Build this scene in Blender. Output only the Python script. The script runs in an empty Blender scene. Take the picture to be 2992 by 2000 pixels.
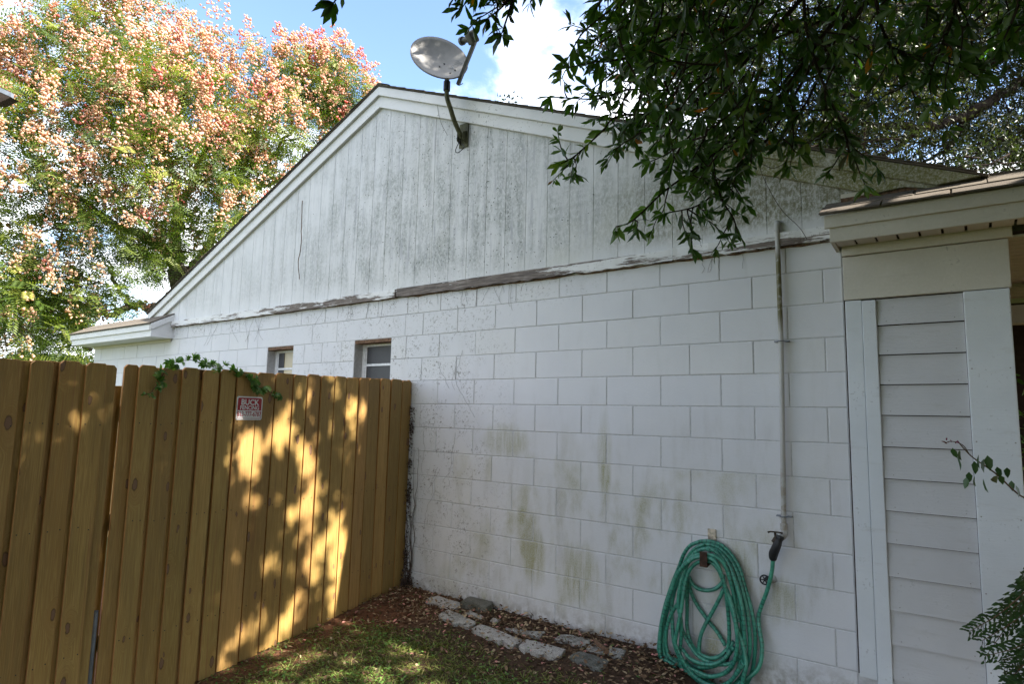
import bpy, math, random
import numpy as np
from mathutils import Vector, Matrix

# ------------------------------------------------------------------ camera, sky, sun, exposure
SC = bpy.context.scene
COL = SC.collection
CAM = np.array([1.7150, -4.0336, 1.5321])
YAW, PITCH, ROLL, F = -0.63390916, 0.11764739, 0.022637, 1.85181745
fw = np.array([math.sin(YAW)*math.cos(PITCH), math.cos(YAW)*math.cos(PITCH), math.sin(PITCH)])
r0 = np.array([math.cos(YAW), -math.sin(YAW), 0.0]); u0 = np.cross(r0, fw)
rt = math.cos(ROLL)*r0 + math.sin(ROLL)*u0
up = -math.sin(ROLL)*r0 + math.cos(ROLL)*u0
cd = bpy.data.cameras.new('camera'); cam = bpy.data.objects.new('camera', cd); COL.objects.link(cam)
cd.sensor_width = 36; cd.lens = F*1000/2992*36; cd.clip_start = 0.05; cd.clip_end = 900
cam.matrix_world = Matrix(((rt[0], up[0], -fw[0], CAM[0]), (rt[1], up[1], -fw[1], CAM[1]),
                           (rt[2], up[2], -fw[2], CAM[2]), (0, 0, 0, 1)))
SC.camera = cam
SUN_AZ, SUN_EL = math.radians(12), math.radians(41)      # azimuth from +x towards +y
SUN = np.array([math.cos(SUN_EL)*math.cos(SUN_AZ), math.cos(SUN_EL)*math.sin(SUN_AZ), math.sin(SUN_EL)])
sl = bpy.data.lights.new('sun', 'SUN'); sl.energy = 5.0; sl.angle = math.radians(0.53); sl.color = (1.0, 0.93, 0.82)
so = bpy.data.objects.new('sun', sl); COL.objects.link(so); so.location = (20, 5, 20)
so.rotation_euler = Vector(SUN).to_track_quat('Z', 'Y').to_euler()
SC.view_settings.view_transform = 'Standard'; SC.view_settings.look = 'None'
SC.view_settings.gamma = 1; SC.view_settings.use_curve_mapping = False
SC.view_settings.exposure = 2.12
SC.cycles.max_bounces = 6; SC.cycles.transparent_max_bounces = 6
SC.cycles.diffuse_bounces = 4; SC.cycles.caustics_reflective = False; SC.cycles.caustics_refractive = False


class NT:
    """small node-tree writer"""
    def __init__(s, tree):
        s.t = tree; s.n = tree.nodes; s.l = tree.links

    def put(s, sock, v):
        if v is None: return
        if hasattr(v, 'is_output') or isinstance(v, bpy.types.NodeSocket): s.l.new(v, sock)
        else:
            try: sock.default_value = v
            except Exception: sock.default_value = (*v, 1.0)

    def math(s, op, a, b=None, clamp=False):
        n = s.n.new('ShaderNodeMath'); n.operation = op; n.use_clamp = clamp
        s.put(n.inputs[0], a); s.put(n.inputs[1], b); return n.outputs[0]

    def vmul(s, v, k):
        n = s.n.new('ShaderNodeVectorMath'); n.operation = 'MULTIPLY'
        s.put(n.inputs[0], v); s.put(n.inputs[1], k); return n.outputs[0]

    def vadd(s, v, k):
        n = s.n.new('ShaderNodeVectorMath'); n.operation = 'ADD'
        s.put(n.inputs[0], v); s.put(n.inputs[1], k); return n.outputs[0]

    def noise(s, vec, scale, detail=3, rough=.55, dist=0.):
        n = s.n.new('ShaderNodeTexNoise'); s.put(n.inputs['Vector'], vec)
        n.inputs['Scale'].default_value = scale; n.inputs['Detail'].default_value = detail
        n.inputs['Roughness'].default_value = rough; n.inputs['Distortion'].default_value = dist
        return n.outputs['Fac']

    def voro(s, vec, scale, feature='F1', out='Distance', dim='3D'):
        n = s.n.new('ShaderNodeTexVoronoi'); n.feature = feature; n.voronoi_dimensions = dim
        s.put(n.inputs['Vector'], vec); n.inputs['Scale'].default_value = scale
        return n.outputs[out]

    def mr(s, v, a, b, c=0., d=1., smooth=True):
        n = s.n.new('ShaderNodeMapRange'); n.interpolation_type = 'SMOOTHSTEP' if smooth else 'LINEAR'
        s.put(n.inputs['Value'], v)
        for i, x in zip(('From Min', 'From Max', 'To Min', 'To Max'), (a, b, c, d)): n.inputs[i].default_value = x
        return n.outputs[0]

    def mix(s, f, a, b, mode='MIX'):
        n = s.n.new('ShaderNodeMix'); n.data_type = 'RGBA'; n.blend_type = mode
        s.put(n.inputs[0], f); s.put(n.inputs[6], a); s.put(n.inputs[7], b); return n.outputs[2]

    def ramp(s, f, stops):
        n = s.n.new('ShaderNodeValToRGB'); s.put(n.inputs[0], f); e = n.color_ramp.elements
        while len(e) < len(stops): e.new(0.5)
        for k, (p, c) in enumerate(stops): e[k].position = p; e[k].color = (*c, 1)
        return n.outputs[0]

    def sep(s, v):
        n = s.n.new('ShaderNodeSeparateXYZ'); s.put(n.inputs[0], v); return n.outputs

    def comb(s, x, y, z):
        n = s.n.new('ShaderNodeCombineXYZ')
        for i, v in enumerate((x, y, z)): s.put(n.inputs[i], v)
        return n.outputs[0]

    def bump(s, h, strength, dist=.01):
        n = s.n.new('ShaderNodeBump'); s.put(n.inputs['Height'], h)
        n.inputs['Strength'].default_value = strength; n.inputs['Distance'].default_value = dist
        return n.outputs[0]

    def pos(s): return s.n.new('ShaderNodeNewGeometry').outputs['Position']
    def rnd(s): return s.n.new('ShaderNodeObjectInfo').outputs['Random']
    def attr(s, name):
        n = s.n.new('ShaderNodeAttribute'); n.attribute_name = name; return n.outputs['Fac']
    def obj(s): return s.n.new('ShaderNodeTexCoord').outputs['Object']


# sky
W = bpy.data.worlds.new('World'); SC.world = W; W.use_nodes = True
w = NT(W.node_tree); W.node_tree.nodes.clear()
sky = w.n.new('ShaderNodeTexSky'); sky.sky_type = 'NISHITA'; sky.sun_disc = False
sky.sun_elevation = SUN_EL; sky.sun_rotation = math.pi/2 - SUN_AZ
sky.altitude = 10; sky.air_density = 1.0; sky.dust_density = 0.6; sky.ozone_density = 1.2
dirv = w.n.new('ShaderNodeTexCoord').outputs['Generated']
dx, dy, dz = w.sep(dirv)
zz = w.math('ADD', w.math('MAXIMUM', dz, 0.0), 0.22)
ca, sa = math.cos(math.radians(10)), math.sin(math.radians(10))
rx = w.math('ADD', w.math('MULTIPLY', dx, ca), w.math('MULTIPLY', dy, sa)); ry = w.math('ADD', w.math('MULTIPLY', dx, -sa), w.math('MULTIPLY', dy, ca))
cl = w.comb(w.math('DIVIDE', rx, zz), w.math('DIVIDE', ry, zz), 0.0)
warp = w.vadd(cl, (20.4, 3.3, 0.0))
cn = w.noise(warp, 1.25, 9, .58, .35)
cmask = w.mr(cn, .44, .555)
thick = w.noise(warp, 3.0, 5, .6)
ccol = w.ramp(thick, [(0.25, (5.2, 5.6, 6.2)), (0.75, (8.6, 8.5, 8.4))])
bg = w.n.new('ShaderNodeBackground'); bg.inputs['Strength'].default_value = 0.10
w.l.new(w.mix(w.math('MULTIPLY', cmask, 0.95), w.vmul(sky.outputs[0], (1.0, 1.02, 1.10)), ccol), bg.inputs['Color'])
wo = w.n.new('ShaderNodeOutputWorld'); w.l.new(bg.outputs[0], wo.inputs['Surface'])

# ------------------------------------------------------------------ helpers
RNG = np.random.default_rng(7)
random.seed(5)
ROOT = {}          # object -> world location of its thing


def tag(o, label=None, cat=None, group=None, kind=None):
    if label: o['label'] = label
    if cat: o['category'] = cat
    if group: o['group'] = group
    if kind: o['kind'] = kind
    return o


def thing(name, loc, label, cat, group=None):
    o = bpy.data.objects.new(name, None); COL.objects.link(o); o.location = loc
    o.empty_display_size = .1
    ROOT[o.name] = Vector(loc); return tag(o, label, cat, group)


def mesh_obj(name, verts, faces, mat, parent=None, smooth=False, origin=None, mats=None, midx=None):
    """verts in world coordinates; parent = thing or part"""
    base = ROOT[parent.name] if parent else Vector((0, 0, 0))
    off = np.array(base if origin is None else origin)
    v = np.asarray(verts, dtype=float).reshape(-1, 3) - off
    me = bpy.data.meshes.new(name); me.from_pydata(v.tolist(), [], [list(map(int, f)) for f in faces])
    for m in (mats or [mat]): me.materials.append(m)
    if midx is not None: me.polygons.foreach_set('material_index', np.asarray(midx, dtype=np.int32))
    if smooth: me.polygons.foreach_set('use_smooth', [True]*len(me.polygons))
    me.update()
    o = bpy.data.objects.new(name, me); COL.objects.link(o)
    if parent:
        o.parent = parent; ROOT[o.name] = base
        if origin is not None: o.location = Vector(origin) - base
    elif origin is not None:
        o.location = origin; ROOT[o.name] = Vector(origin)
    else: ROOT[o.name] = Vector((0, 0, 0))
    return o


class MB:
    def __init__(s): s.v = []; s.f = []; s.m = []; s.cur = 0
    def add(s, v, f):
        b = len(s.v); s.v += [tuple(map(float, p)) for p in v]; s.f += [[b+i for i in q] for q in f]; s.m += [s.cur]*len(f)
        return s
    def box(s, x0, x1, y0, y1, z0, z1):
        v = [(x0, y0, z0), (x1, y0, z0), (x1, y1, z0), (x0, y1, z0), (x0, y0, z1), (x1, y0, z1), (x1, y1, z1), (x0, y1, z1)]
        return s.add(v, [(0, 3, 2, 1), (4, 5, 6, 7), (0, 1, 5, 4), (1, 2, 6, 5), (2, 3, 7, 6), (3, 0, 4, 7)])
    def obox(s, c, ax, ay, az):
        """box from centre and half-axis vectors"""
        c, ax, ay, az = map(np.array, (c, ax, ay, az)); v = []
        for sz in (-1, 1):
            for sx, sy in ((-1, -1), (1, -1), (1, 1), (-1, 1)): v.append(c+sx*ax+sy*ay+sz*az)
        return s.add(v, [(0, 3, 2, 1), (4, 5, 6, 7), (0, 1, 5, 4), (1, 2, 6, 5), (2, 3, 7, 6), (3, 0, 4, 7)])
    def prism(s, poly, d):
        """poly: list of 3d points (one face), extruded by vector d"""
        n = len(poly); p = [np.array(q, float) for q in poly]; v = p+[q+np.array(d) for q in p]
        f = [tuple(range(n-1, -1, -1)), tuple(range(n, 2*n))]+[(i, (i+1) % n, n+(i+1) % n, n+i) for i in range(n)]
        return s.add(v, f)
    def tube(s, pts, rad, n=8, cap=True):
        pts = np.asarray(pts, float); m = len(pts); rad = np.broadcast_to(np.asarray(rad, float), (m,))
        t = np.gradient(pts, axis=0); t /= np.maximum(np.linalg.norm(t, axis=1), 1e-9)[:, None]
        a = np.array([0, 0, 1.]) if abs(t[0][2]) < .9 else np.array([1., 0, 0])
        nrm = np.cross(t[0], a); nrm /= np.linalg.norm(nrm); v = []
        ang = np.linspace(0, 2*np.pi, n, endpoint=False)
        for i in range(m):
            nrm = nrm-t[i]*(nrm@t[i]); nrm /= np.linalg.norm(nrm); b = np.cross(t[i], nrm)
            v += [pts[i]+rad[i]*(math.cos(q)*nrm+math.sin(q)*b) for q in ang]
        f = [(i*n+j, i*n+(j+1) % n, (i+1)*n+(j+1) % n, (i+1)*n+j) for i in range(m-1) for j in range(n)]
        if cap: f += [tuple(range(n-1, -1, -1)), tuple(range((m-1)*n, m*n))]
        return s.add(v, f)
    def build(s, name, mat, parent=None, **k):
        if isinstance(mat, (list, tuple)): k['mats'] = list(mat); k['midx'] = s.m
        return mesh_obj(name, s.v, s.f, mat if not isinstance(mat, (list, tuple)) else mat[0], parent, **k)


def bevel(o, wdt=.003, seg=2):
    m = o.modifiers.new('bevel', 'BEVEL'); m.width = wdt; m.segments = seg; m.limit_method = 'ANGLE'
    return o


def catmull(p, n=8):
    p = np.asarray(p, float); q = np.vstack([2*p[0]-p[1], p, 2*p[-1]-p[-2]]); out = []
    for i in range(1, len(q)-2):
        for t in np.linspace(0, 1, n, endpoint=False):
            a, b, c, d = q[i-1], q[i], q[i+1], q[i+2]
            out.append(.5*(2*b+(c-a)*t+(2*a-5*b+4*c-d)*t*t+(3*b-a-3*c+d)*t**3))
    out.append(p[-1]); return np.array(out)


PX = 2992/2346


def ray(x, y):
    """direction of a viewing ray through a point measured on the survey photo"""
    return fw+(x*PX-1496)/(F*1000)*rt-(y*PX-1000)/(F*1000)*up


def on(x, y, ax, c):
    d = ray(x, y); return CAM+d*(c-CAM[ax])/d[ax]


def deep(x, y, d): return CAM+ray(x, y)*d


def to_px(P):
    d = np.atleast_2d(P)-CAM; z = d@fw; z = np.where(np.abs(z) < 1e-6, 1e-6, z)
    return np.stack([(1496+F*1000*(d@rt)/z)/PX, (1000-F*1000*(d@up)/z)/PX, d@fw], 1)


def smin(x, a, b): return np.clip((x-a)/(b-a), 0, 1)


def ground_z(x, y):
    x = np.asarray(x, float); y = np.asarray(y, float)
    g = .062+.07*np.clip(y, -2.6, 0)+.012*np.sin(3.1*x+1.7*y)*np.sin(2.3*y-.6*x)
    g = g+.03*np.exp(-((x+2.25)**2/.05+(y+.25)**2/.2))
    t_ = np.clip((x-.0)/.45, 0, 1); g = g-.13*t_*t_*(3-2*t_)*np.clip((y+3)/1.5, 0, 1)
    g = g*np.where(y > .3, .3, 1)
    return g


# ------------------------------------------------------------------ materials
def new_mat(name):
    m = bpy.data.materials.new(name); m.use_nodes = True; t = NT(m.node_tree)
    b = m.node_tree.nodes['Principled BSDF']; return m, t, b


def finish(t, b, col=None, rough=None, nrm=None, spec=None, metal=None):
    if col is not None: t.put(b.inputs['Base Color'], col)
    if rough is not None: t.put(b.inputs['Roughness'], rough)
    if nrm is not None: t.l.new(nrm, b.inputs['Normal'])
    if spec is not None: b.inputs['Specular IOR Level'].default_value = spec
    if metal is not None: b.inputs['Metallic'].default_value = metal


def plain(name, col, rough=.6, metal=0., var=.15, scale=30, bump=.15, spec=.4):
    m, t, b = new_mat(name); p = t.pos(); n = t.noise(p, scale, 4, .6)
    c = t.mix(t.mr(n, .3, .7), tuple(x*(1-var) for x in col), tuple(min(1, x*(1+var)) for x in col))
    finish(t, b, c, rough, t.bump(n, bump, .004), spec, metal); return m


def mat_block():
    """painted concrete block: faint mottling, algae on some blocks, creeper specks near the fence"""
    m, t, b = new_mat('painted_block'); p = t.pos(); x, y, z = t.sep(p); r = t.rnd()
    base = t.mix(t.noise(p, 3.0, 4), (.55, .555, .585), (.645, .65, .67))
    base = t.mix(t.math('MULTIPLY', t.mr(t.noise(t.vadd(p, (4., 0, 2.)), 1.1, 2), .5, .75), .3), base, (.56, .55, .54))
    base = t.mix(t.math('MULTIPLY', t.mr(r, .55, 1), .16), base, (.62, .61, .56))
    # algae: vertical drips low down, strongest around x -1.2 .. 0.2
    sv = t.vmul(p, (5., 1., 2.2)); streak = t.noise(sv, 1.0, 5, .6)
    low = t.mr(z, 1.75, .75); mx = t.math('MULTIPLY', t.mr(x, -2.2, -1.2), t.mr(x, 1.1, .2))
    blot = t.noise(t.vadd(p, (1.3, 0, .4)), 2.1, 3)
    am = t.math('MULTIPLY', t.math('MULTIPLY', low, t.math('ADD', t.math('MULTIPLY', mx, .75), .25)),
                t.math('MULTIPLY', t.mr(streak, .42, .72), t.mr(blot, .36, .56)))
    am = t.math('MULTIPLY', am, t.math('ADD', t.math('MULTIPLY', t.mr(r, .25, .7), .8), .2))
    fine = t.mr(t.noise(p, 120, 3, .7), .3, .7, .45, 1.)
    am = t.math('MULTIPLY', am, fine, True)
    col = t.mix(am, base, (.25, .24, .09))
    # three remembered drips
    def spot(cx, cz, wx, wz):
        a = t.math('POWER', t.math('DIVIDE', t.math('SUBTRACT', x, cx), wx), 2.); c_ = t.math('POWER', t.math('DIVIDE', t.math('SUBTRACT', z, cz), wz), 2.)
        return t.mr(t.math('ADD', t.math('ADD', a, c_), t.math('MULTIPLY', t.noise(t.vmul(p, (14., 1., 4.)), 1., 4, .65), 2.4)), 3.0, 1.1)
    sp = t.math('MAXIMUM', t.math('MAXIMUM', spot(-.62, .42, .16, .2), spot(-1.0, .5, .1, .2)), t.math('MAXIMUM', spot(-.42, 1.25, .05, .3), spot(.45, .62, .12, .2)))
    sp = t.math('MAXIMUM', sp, t.math('MAXIMUM', spot(.72, .50, .13, .13), spot(-1.3, 1.35, .2, .12)))
    sp = t.math('MULTIPLY', sp, t.math('ADD', .35, t.math('MULTIPLY', t.mr(t.noise(t.vmul(p, (26., 1., 3.)), 1., 5, .7), .35, .62), .65)))
    sp = t.math('MULTIPLY', sp, t.math('ADD', .55, t.math('MULTIPLY', r, .45)))
    col = t.mix(t.math('MULTIPLY', t.math('MULTIPLY', sp, fine), 1.0), col, (.26, .25, .10))
    # grey grime
    gm = t.math('MULTIPLY', t.mr(t.noise(t.vmul(p, (5., 1., 1.3)), 1.4, 5, .62), .5, .78), t.mr(z, 2.0, .6, .2, .7))
    col = t.mix(t.math('MULTIPLY', gm, fine), col, (.34, .33, .29))
    # soil splash along the bottom
    sm = t.math('MULTIPLY', t.mr(z, .26, .03), t.mr(t.noise(p, 14, 5, .7), .35, .65))
    col = t.mix(t.math('MULTIPLY', sm, .75), col, (.22, .19, .15))
    # creeper holdfast specks
    ck = t.math('MULTIPLY', t.mr(x, -5.0, -2.9), t.mr(x, -1.0, -1.9))
    ck = t.math('MAXIMUM', ck, t.math('MULTIPLY', t.mr(z, 2.3, 2.58), t.mr(x, 0.0, -1.2)))
    dots = t.math('MULTIPLY', t.mr(t.noise(p, 38, 5, .8, .9), .545, .60), t.mr(t.noise(p, 5, 4, .7), .42, .56))
    col = t.mix(t.math('MULTIPLY', t.math('MULTIPLY', dots, ck), .8), col, (.12, .11, .09))
    pit = t.mr(t.voro(p, 95), .0, .22)
    h = t.math('ADD', t.math('ADD', t.noise(p, 45, 5, .75), t.math('MULTIPLY', t.noise(p, 260, 2, .5), .4)), t.math('MULTIPLY', pit, .35))
    finish(t, b, col, .62, t.bump(h, .45, .004), .35); return m


def mat_siding():
    m, t, b = new_mat('painted_siding'); p = t.pos(); x, y, z = t.sep(p); r = t.rnd()
    base = t.mix(t.noise(p, 2.2, 4), (.55, .555, .56), (.665, .665, .67))
    st = t.noise(t.vmul(p, (7., 1., .8)), 1.5, 6, .65)
    st2 = t.noise(t.vmul(t.vadd(p, (2., 0, 5.)), (22., 1., 1.6)), 1.2, 5, .7)
    mk = t.math('MULTIPLY', t.mr(x, -5.0, -2.6, .38, 1.), t.mr(x, -1.6, -.4, 1., .6)); mk = t.math('MULTIPLY', mk, t.mr(z, 4.6, 3.6, .45, 1.))
    mk = t.math('MULTIPLY', mk, t.mr(z, 2.68, 2.9, .25, 1.))
    blo = t.noise(t.vadd(p, (7., 0, 3.)), 2.4, 6, .7); st = t.math('ADD', t.math('MULTIPLY', st, .55), t.math('MULTIPLY', blo, .45))
    g = t.math('MULTIPLY', t.math('MULTIPLY', t.mr(st, .40, .60), mk), 1.)
    fine = t.mr(t.noise(t.vmul(p, (42., 1., 26.)), 1., 5, .8), .36, .60, .15, 1.)
    col = t.mix(t.math('MULTIPLY', g, fine), base, (.25, .265, .25))
    col = t.mix(t.math('MULTIPLY', t.math('MULTIPLY', t.mr(st2, .50, .70), mk), .65), col, (.30, .30, .34))
    # green algae toward the right end
    ge = t.math('MULTIPLY', t.mr(x, -1.0, .7), t.mr(t.math('ADD', t.noise(t.vmul(p, (6., 1., 1.3)), 1.3, 5, .65), t.mr(z, 2.9, 3.5, .10, -.08)), .34, .56))
    ge = t.math('MULTIPLY', ge, t.math('MULTIPLY', t.mr(z, 2.7, 2.82), fine))
    col = t.mix(t.math('MULTIPLY', ge, .92), col, (.145, .14, .07))
    gl = t.math('MULTIPLY', t.mr(x, -3.5, 0.), t.mr(t.noise(p, 1.6, 3), .5, .68))
    col = t.mix(t.math('MULTIPLY', gl, .25), col, (.44, .43, .30))
    sp = t.math('MULTIPLY', t.mr(t.noise(p, 42, 4, .75), .62, .68), t.math('MULTIPLY', t.mr(t.noise(p, 4.5, 4, .65), .42, .58), t.math('MULTIPLY', t.mr(x, -4., -2.8), t.mr(x, -.6, -1.6))))
    col = t.mix(t.math('MULTIPLY', sp, .85), col, (.10, .11, .09))
    h = t.math('ADD', t.math('MULTIPLY', t.noise(t.vmul(p, (160., 1., 9.)), 1., 3, .6), .8), t.math('MULTIPLY', t.noise(p, 90, 3, .7), .5))
    finish(t, b, col, .6, t.bump(h, .35, .004), .35); return m


def mat_trim(name, a=(.60, .60, .60), c=(.73, .73, .73), green=0., peel=0., specks=.3):
    """painted board; peel bares weathered grey-brown timber"""
    m, t, b = new_mat(name); p = t.pos(); x, y, z = t.sep(p)
    col = t.mix(t.noise(p, 5, 4), a, c)
    g = t.noise(t.vmul(p, (3., 3., 3.)), 1.1, 5, .65)
    if green:
        k = t.math('MULTIPLY', t.mr(x, -.5, .6), t.mr(g, .24, .48))
        k = t.math('MULTIPLY', k, t.mr(t.noise(p, 70, 3, .7), .3, .6, .5, 1.))
        col = t.mix(t.math('MULTIPLY', k, green), col, (.17, .17, .06))
    grime = t.mr(t.noise(t.vmul(p, (2., 2., 9.)), 2., 5, .7), .55, .8)
    col = t.mix(t.math('MULTIPLY', grime, .35), col, (.33, .31, .27))
    hgt = t.math('ADD', t.noise(p, 60, 4, .6), t.math('MULTIPLY', t.noise(t.vmul(p, (7., 7., 110.)), 1., 4, .7, .4), .9))
    if peel:
        gr = t.noise(t.vmul(p, (4., 4., 70.)), 1., 6, .7, .4)
        big = t.noise(t.vmul(t.vadd(p, (.7, 0, 0)), (1.3, 1., 9.)), 1.2, 5, .7)
        zone = t.math('MAXIMUM', t.math('MULTIPLY', t.mr(x, -2.62, -2.5), t.mr(x, -.2, -1.2)), t.math('MULTIPLY', t.mr(x, -5.6, -3.4, .08, .50), t.mr(x, -2.4, -3.2)))
        zone = t.math('ADD', zone, t.math('MULTIPLY', t.mr(z, 2.655, 2.612, .0, .65), t.mr(x, -.9, .1, .45, 1.)))
        k = t.math('ADD', t.math('ADD', big, t.math('MULTIPLY', zone, .20)), t.math('MULTIPLY', gr, .75))
        k = t.mr(k, .95, 1.0)
        wood = t.ramp(gr, [(.3, (.035, .028, .022)), (.5, (.11, .085, .07)), (.72, (.30, .26, .23))])
        col = t.mix(t.math('MULTIPLY', k, peel), col, wood)
        hgt = t.math('ADD', hgt, t.math('MULTIPLY', k, -1.5))
    if specks:
        s1 = t.math('MULTIPLY', t.mr(t.noise(p, 60, 2, .6), .62, .68), t.mr(t.noise(p, 5, 4, .65), .48, .62))
        col = t.mix(t.math('MULTIPLY', s1, specks), col, (.12, .11, .10))
    finish(t, b, col, .6, t.bump(hgt, .3, .004), .35); return m


def mat_board():
    """treated pine with grain, knots and nail-side streaks; object space so every board differs"""
    m, t, b = new_mat('treated_pine'); o = t.obj(); r = t.rnd()
    off = t.comb(t.math('MULTIPLY', r, 37.), t.math('MULTIPLY', r, 91.), t.math('MULTIPLY', r, 53.))
    q = t.vadd(o, off); x, y, z = t.sep(q)
    ys = t.comb(t.math('ADD', t.math('MULTIPLY', y, 8.), t.math('MULTIPLY', t.noise(q, 30, 2), .15)), t.math('MULTIPLY', z, 3.1), 0.)
    vd = t.voro(ys, 1.1, dim='2D'); vc = t.voro(ys, 1.1, 'F1', 'Color', '2D')
    vr = t.sep(vc)[0]
    vd = t.math('DIVIDE', vd, t.math('ADD', .45, t.math('MULTIPLY', t.sep(vc)[1], .75)))
    kn = t.math('MULTIPLY', t.mr(vd, .12, .08), t.mr(vr, .56, .57))
    halo = t.math('MULTIPLY', t.mr(vd, .45, .1), t.mr(vr, .56, .57))
    wv = t.comb(0., t.math('ADD', t.math('MULTIPLY', y, 22.), t.math('MULTIPLY', halo, 3.)), t.math('MULTIPLY', z, .55))
    g1 = t.noise(wv, 1.6, 4, .6, .6)
    ring = t.math('ABSOLUTE', t.math('SINE', t.math('MULTIPLY', g1, 30.)))
    g2 = t.noise(t.vmul(q, (1., 220., 3.)), 1., 3, .6)
    tone = t.mr(t.noise(t.vmul(q, (1., 3., .7)), 1.3, 3), .3, .7)
    col = t.mix(tone, (.37, .222, .068), (.52, .335, .108))
    col = t.mix(t.mr(t.math('FRACT', t.math('MULTIPLY', r, 7.3)), 0., 1.), col, t.mix(.7, col, (.46, .26, .10)))
    col = t.mix(t.mr(t.math('FRACT', t.math('MULTIPLY', r, 13.7)), .3, 1.), col, t.mix(.6, col, (.36, .265, .085)))
    col = t.mix(t.math('MULTIPLY', ring, .55), col, (.23, .125, .032))
    col = t.mix(t.math('MULTIPLY', t.mr(g2, .4, .7), .34), col, (.27, .19, .065))
    br_ = t.math('ADD', .74, t.math('MULTIPLY', t.math('FRACT', t.math('MULTIPLY', r, 23.9)), .42)); col = t.vmul(col, t.comb(br_, br_, br_))
    rs = t.mr(t.noise(t.vmul(t.vadd(q, (0, 3., 0)), (1., 30., 1.1)), 1., 2), .62, .72)
    col = t.mix(t.math('MULTIPLY', rs, .4), col, (.24, .10, .04))
    col = t.mix(t.math('MULTIPLY', halo, .3), col, (.30, .16, .05))
    col = t.mix(t.math('MULTIPLY', t.mr(t.noise(t.vmul(q, (1., 14., .9)), 1.6, 5, .7), .48, .66), .38), col, (.20, .125, .045))
    kcore = t.mr(vd, .10, .07); kcol = t.mix(kcore, (.025, .012, .007), (.19, .105, .065))
    col = t.mix(t.math('MULTIPLY', kn, .95), col, kcol)
    h = t.math('ADD', t.math('MULTIPLY', ring, .5), g2)
    finish(t, b, col, .55, t.bump(t.math('SUBTRACT', h, t.math('MULTIPLY', kn, 1.)), .22, .003), .3)
    return m


def mat_edge():
    m, t, b = new_mat('sawn_pine_edge'); n = t.noise(t.vmul(t.pos(), (60., 60., 6.)), 1., 3)
    finish(t, b, t.mix(n, (.38, .17, .06), (.50, .27, .10)), .7, None, .2); return m


def mat_leaf(name, stops, rough=.45, trans=.35, spec=.5, tcol=None):
    m, t, b = new_mat(name); v = t.attr('var'); col = t.ramp(v, stops)
    n = t.noise(t.pos(), 40, 2); col = t.mix(t.math('MULTIPLY', n, .35), col, t.vmul(col, (.6, .6, .6)))
    finish(t, b, col, rough, None, spec)
    if trans:
        tr = t.n.new('ShaderNodeBsdfTranslucent'); tc = t.vmul(col, tcol or (1.3, 1.5, .5)); t.l.new(tc, tr.inputs['Color'])
        mx = t.n.new('ShaderNodeMixShader'); mx.inputs[0].default_value = trans
        t.l.new(b.outputs[0], mx.inputs[1]); t.l.new(tr.outputs[0], mx.inputs[2])
        t.l.new(mx.outputs[0], t.n['Material Output'].inputs['Surface'])
    return m


def mat_ground():
    m, t, b = new_mat('red_dirt'); p = t.pos(); x, y, z = t.sep(p)
    n1 = t.noise(p, 6, 5, .65); n2 = t.noise(p, 45, 5, .7)
    col = t.mix(n1, (.10, .045, .025), (.21, .10, .055))
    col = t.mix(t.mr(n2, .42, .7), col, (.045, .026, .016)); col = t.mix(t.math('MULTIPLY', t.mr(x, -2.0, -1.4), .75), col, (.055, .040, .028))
    far = t.mr(t.noise(p, .4, 4), .4, .6)
    gr = t.mix(far, (.05, .07, .02), (.09, .10, .035))
    away = t.math('MAXIMUM', t.mr(y, -4., -6.), t.math('MAXIMUM', t.mr(x, -4., -6.), t.mr(y, .5, 2.)))
    col = t.mix(away, col, gr)
    finish(t, b, col, .95, t.bump(t.math('ADD', n1, t.math('MULTIPLY', n2, .5)), .7, .03), .15); return m


def mat_stone(name, a, c, moss=.3):
    m, t, b = new_mat(name); p = t.pos()
    v = t.voro(p, 190); n = t.noise(p, 30, 5, .7)
    col = t.mix(t.mr(v, .15, .6), c, a); col = t.mix(t.math('MULTIPLY', t.mr(n, .45, .7), .6), col, tuple(q*.45 for q in a))
    ms = t.mr(t.noise(p, 9, 4, .6), .48, .66); col = t.mix(t.math('MULTIPLY', ms, moss), col, (.05, .05, .03))
    finish(t, b, col, .95, t.bump(t.math('ADD', v, n), .9, .004), .15); return m


def mat_shingle():
    m, t, b = new_mat('asphalt_shingle'); p = t.pos(); r = t.rnd()
    n = t.noise(p, 160, 3, .7); k = t.noise(p, 4, 4)
    col = t.mix(n, (.09, .075, .06), (.25, .215, .18)); col = t.mix(t.math('MULTIPLY', k, .6), col, (.13, .12, .10))
    col = t.mix(t.math('MULTIPLY', r, .4), col, (.07, .06, .055))
    finish(t, b, col, .95, t.bump(n, .6, .004), .1); return m


def mat_bark(name, a, c, lich=1.):
    m, t, b = new_mat(name); p = t.pos(); n = t.noise(t.vmul(p, (1., 1., .3)), 22, 6, .7, .5)
    l = t.math('MULTIPLY', t.mr(t.noise(p, 3, 3), .45, .65), lich)
    col = t.mix(t.mr(n, .35, .65), a, c); col = t.mix(t.math('MULTIPLY', l, .3), col, (.33, .32, .27))
    finish(t, b, col, .95, t.bump(n, .9, .03), .1); return m


def mat_glass(name, col, rough=.35):
    m, t, b = new_mat(name); p = t.pos(); n = t.noise(p, 18, 4, .6)
    c = t.mix(n, tuple(q*.75 for q in col), col)
    finish(t, b, c, rough, t.bump(t.noise(p, 200, 2), .15, .002), .5); b.inputs['Coat Weight'].default_value = .06
    b.inputs['Coat Roughness'].default_value = .12
    return m


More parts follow.
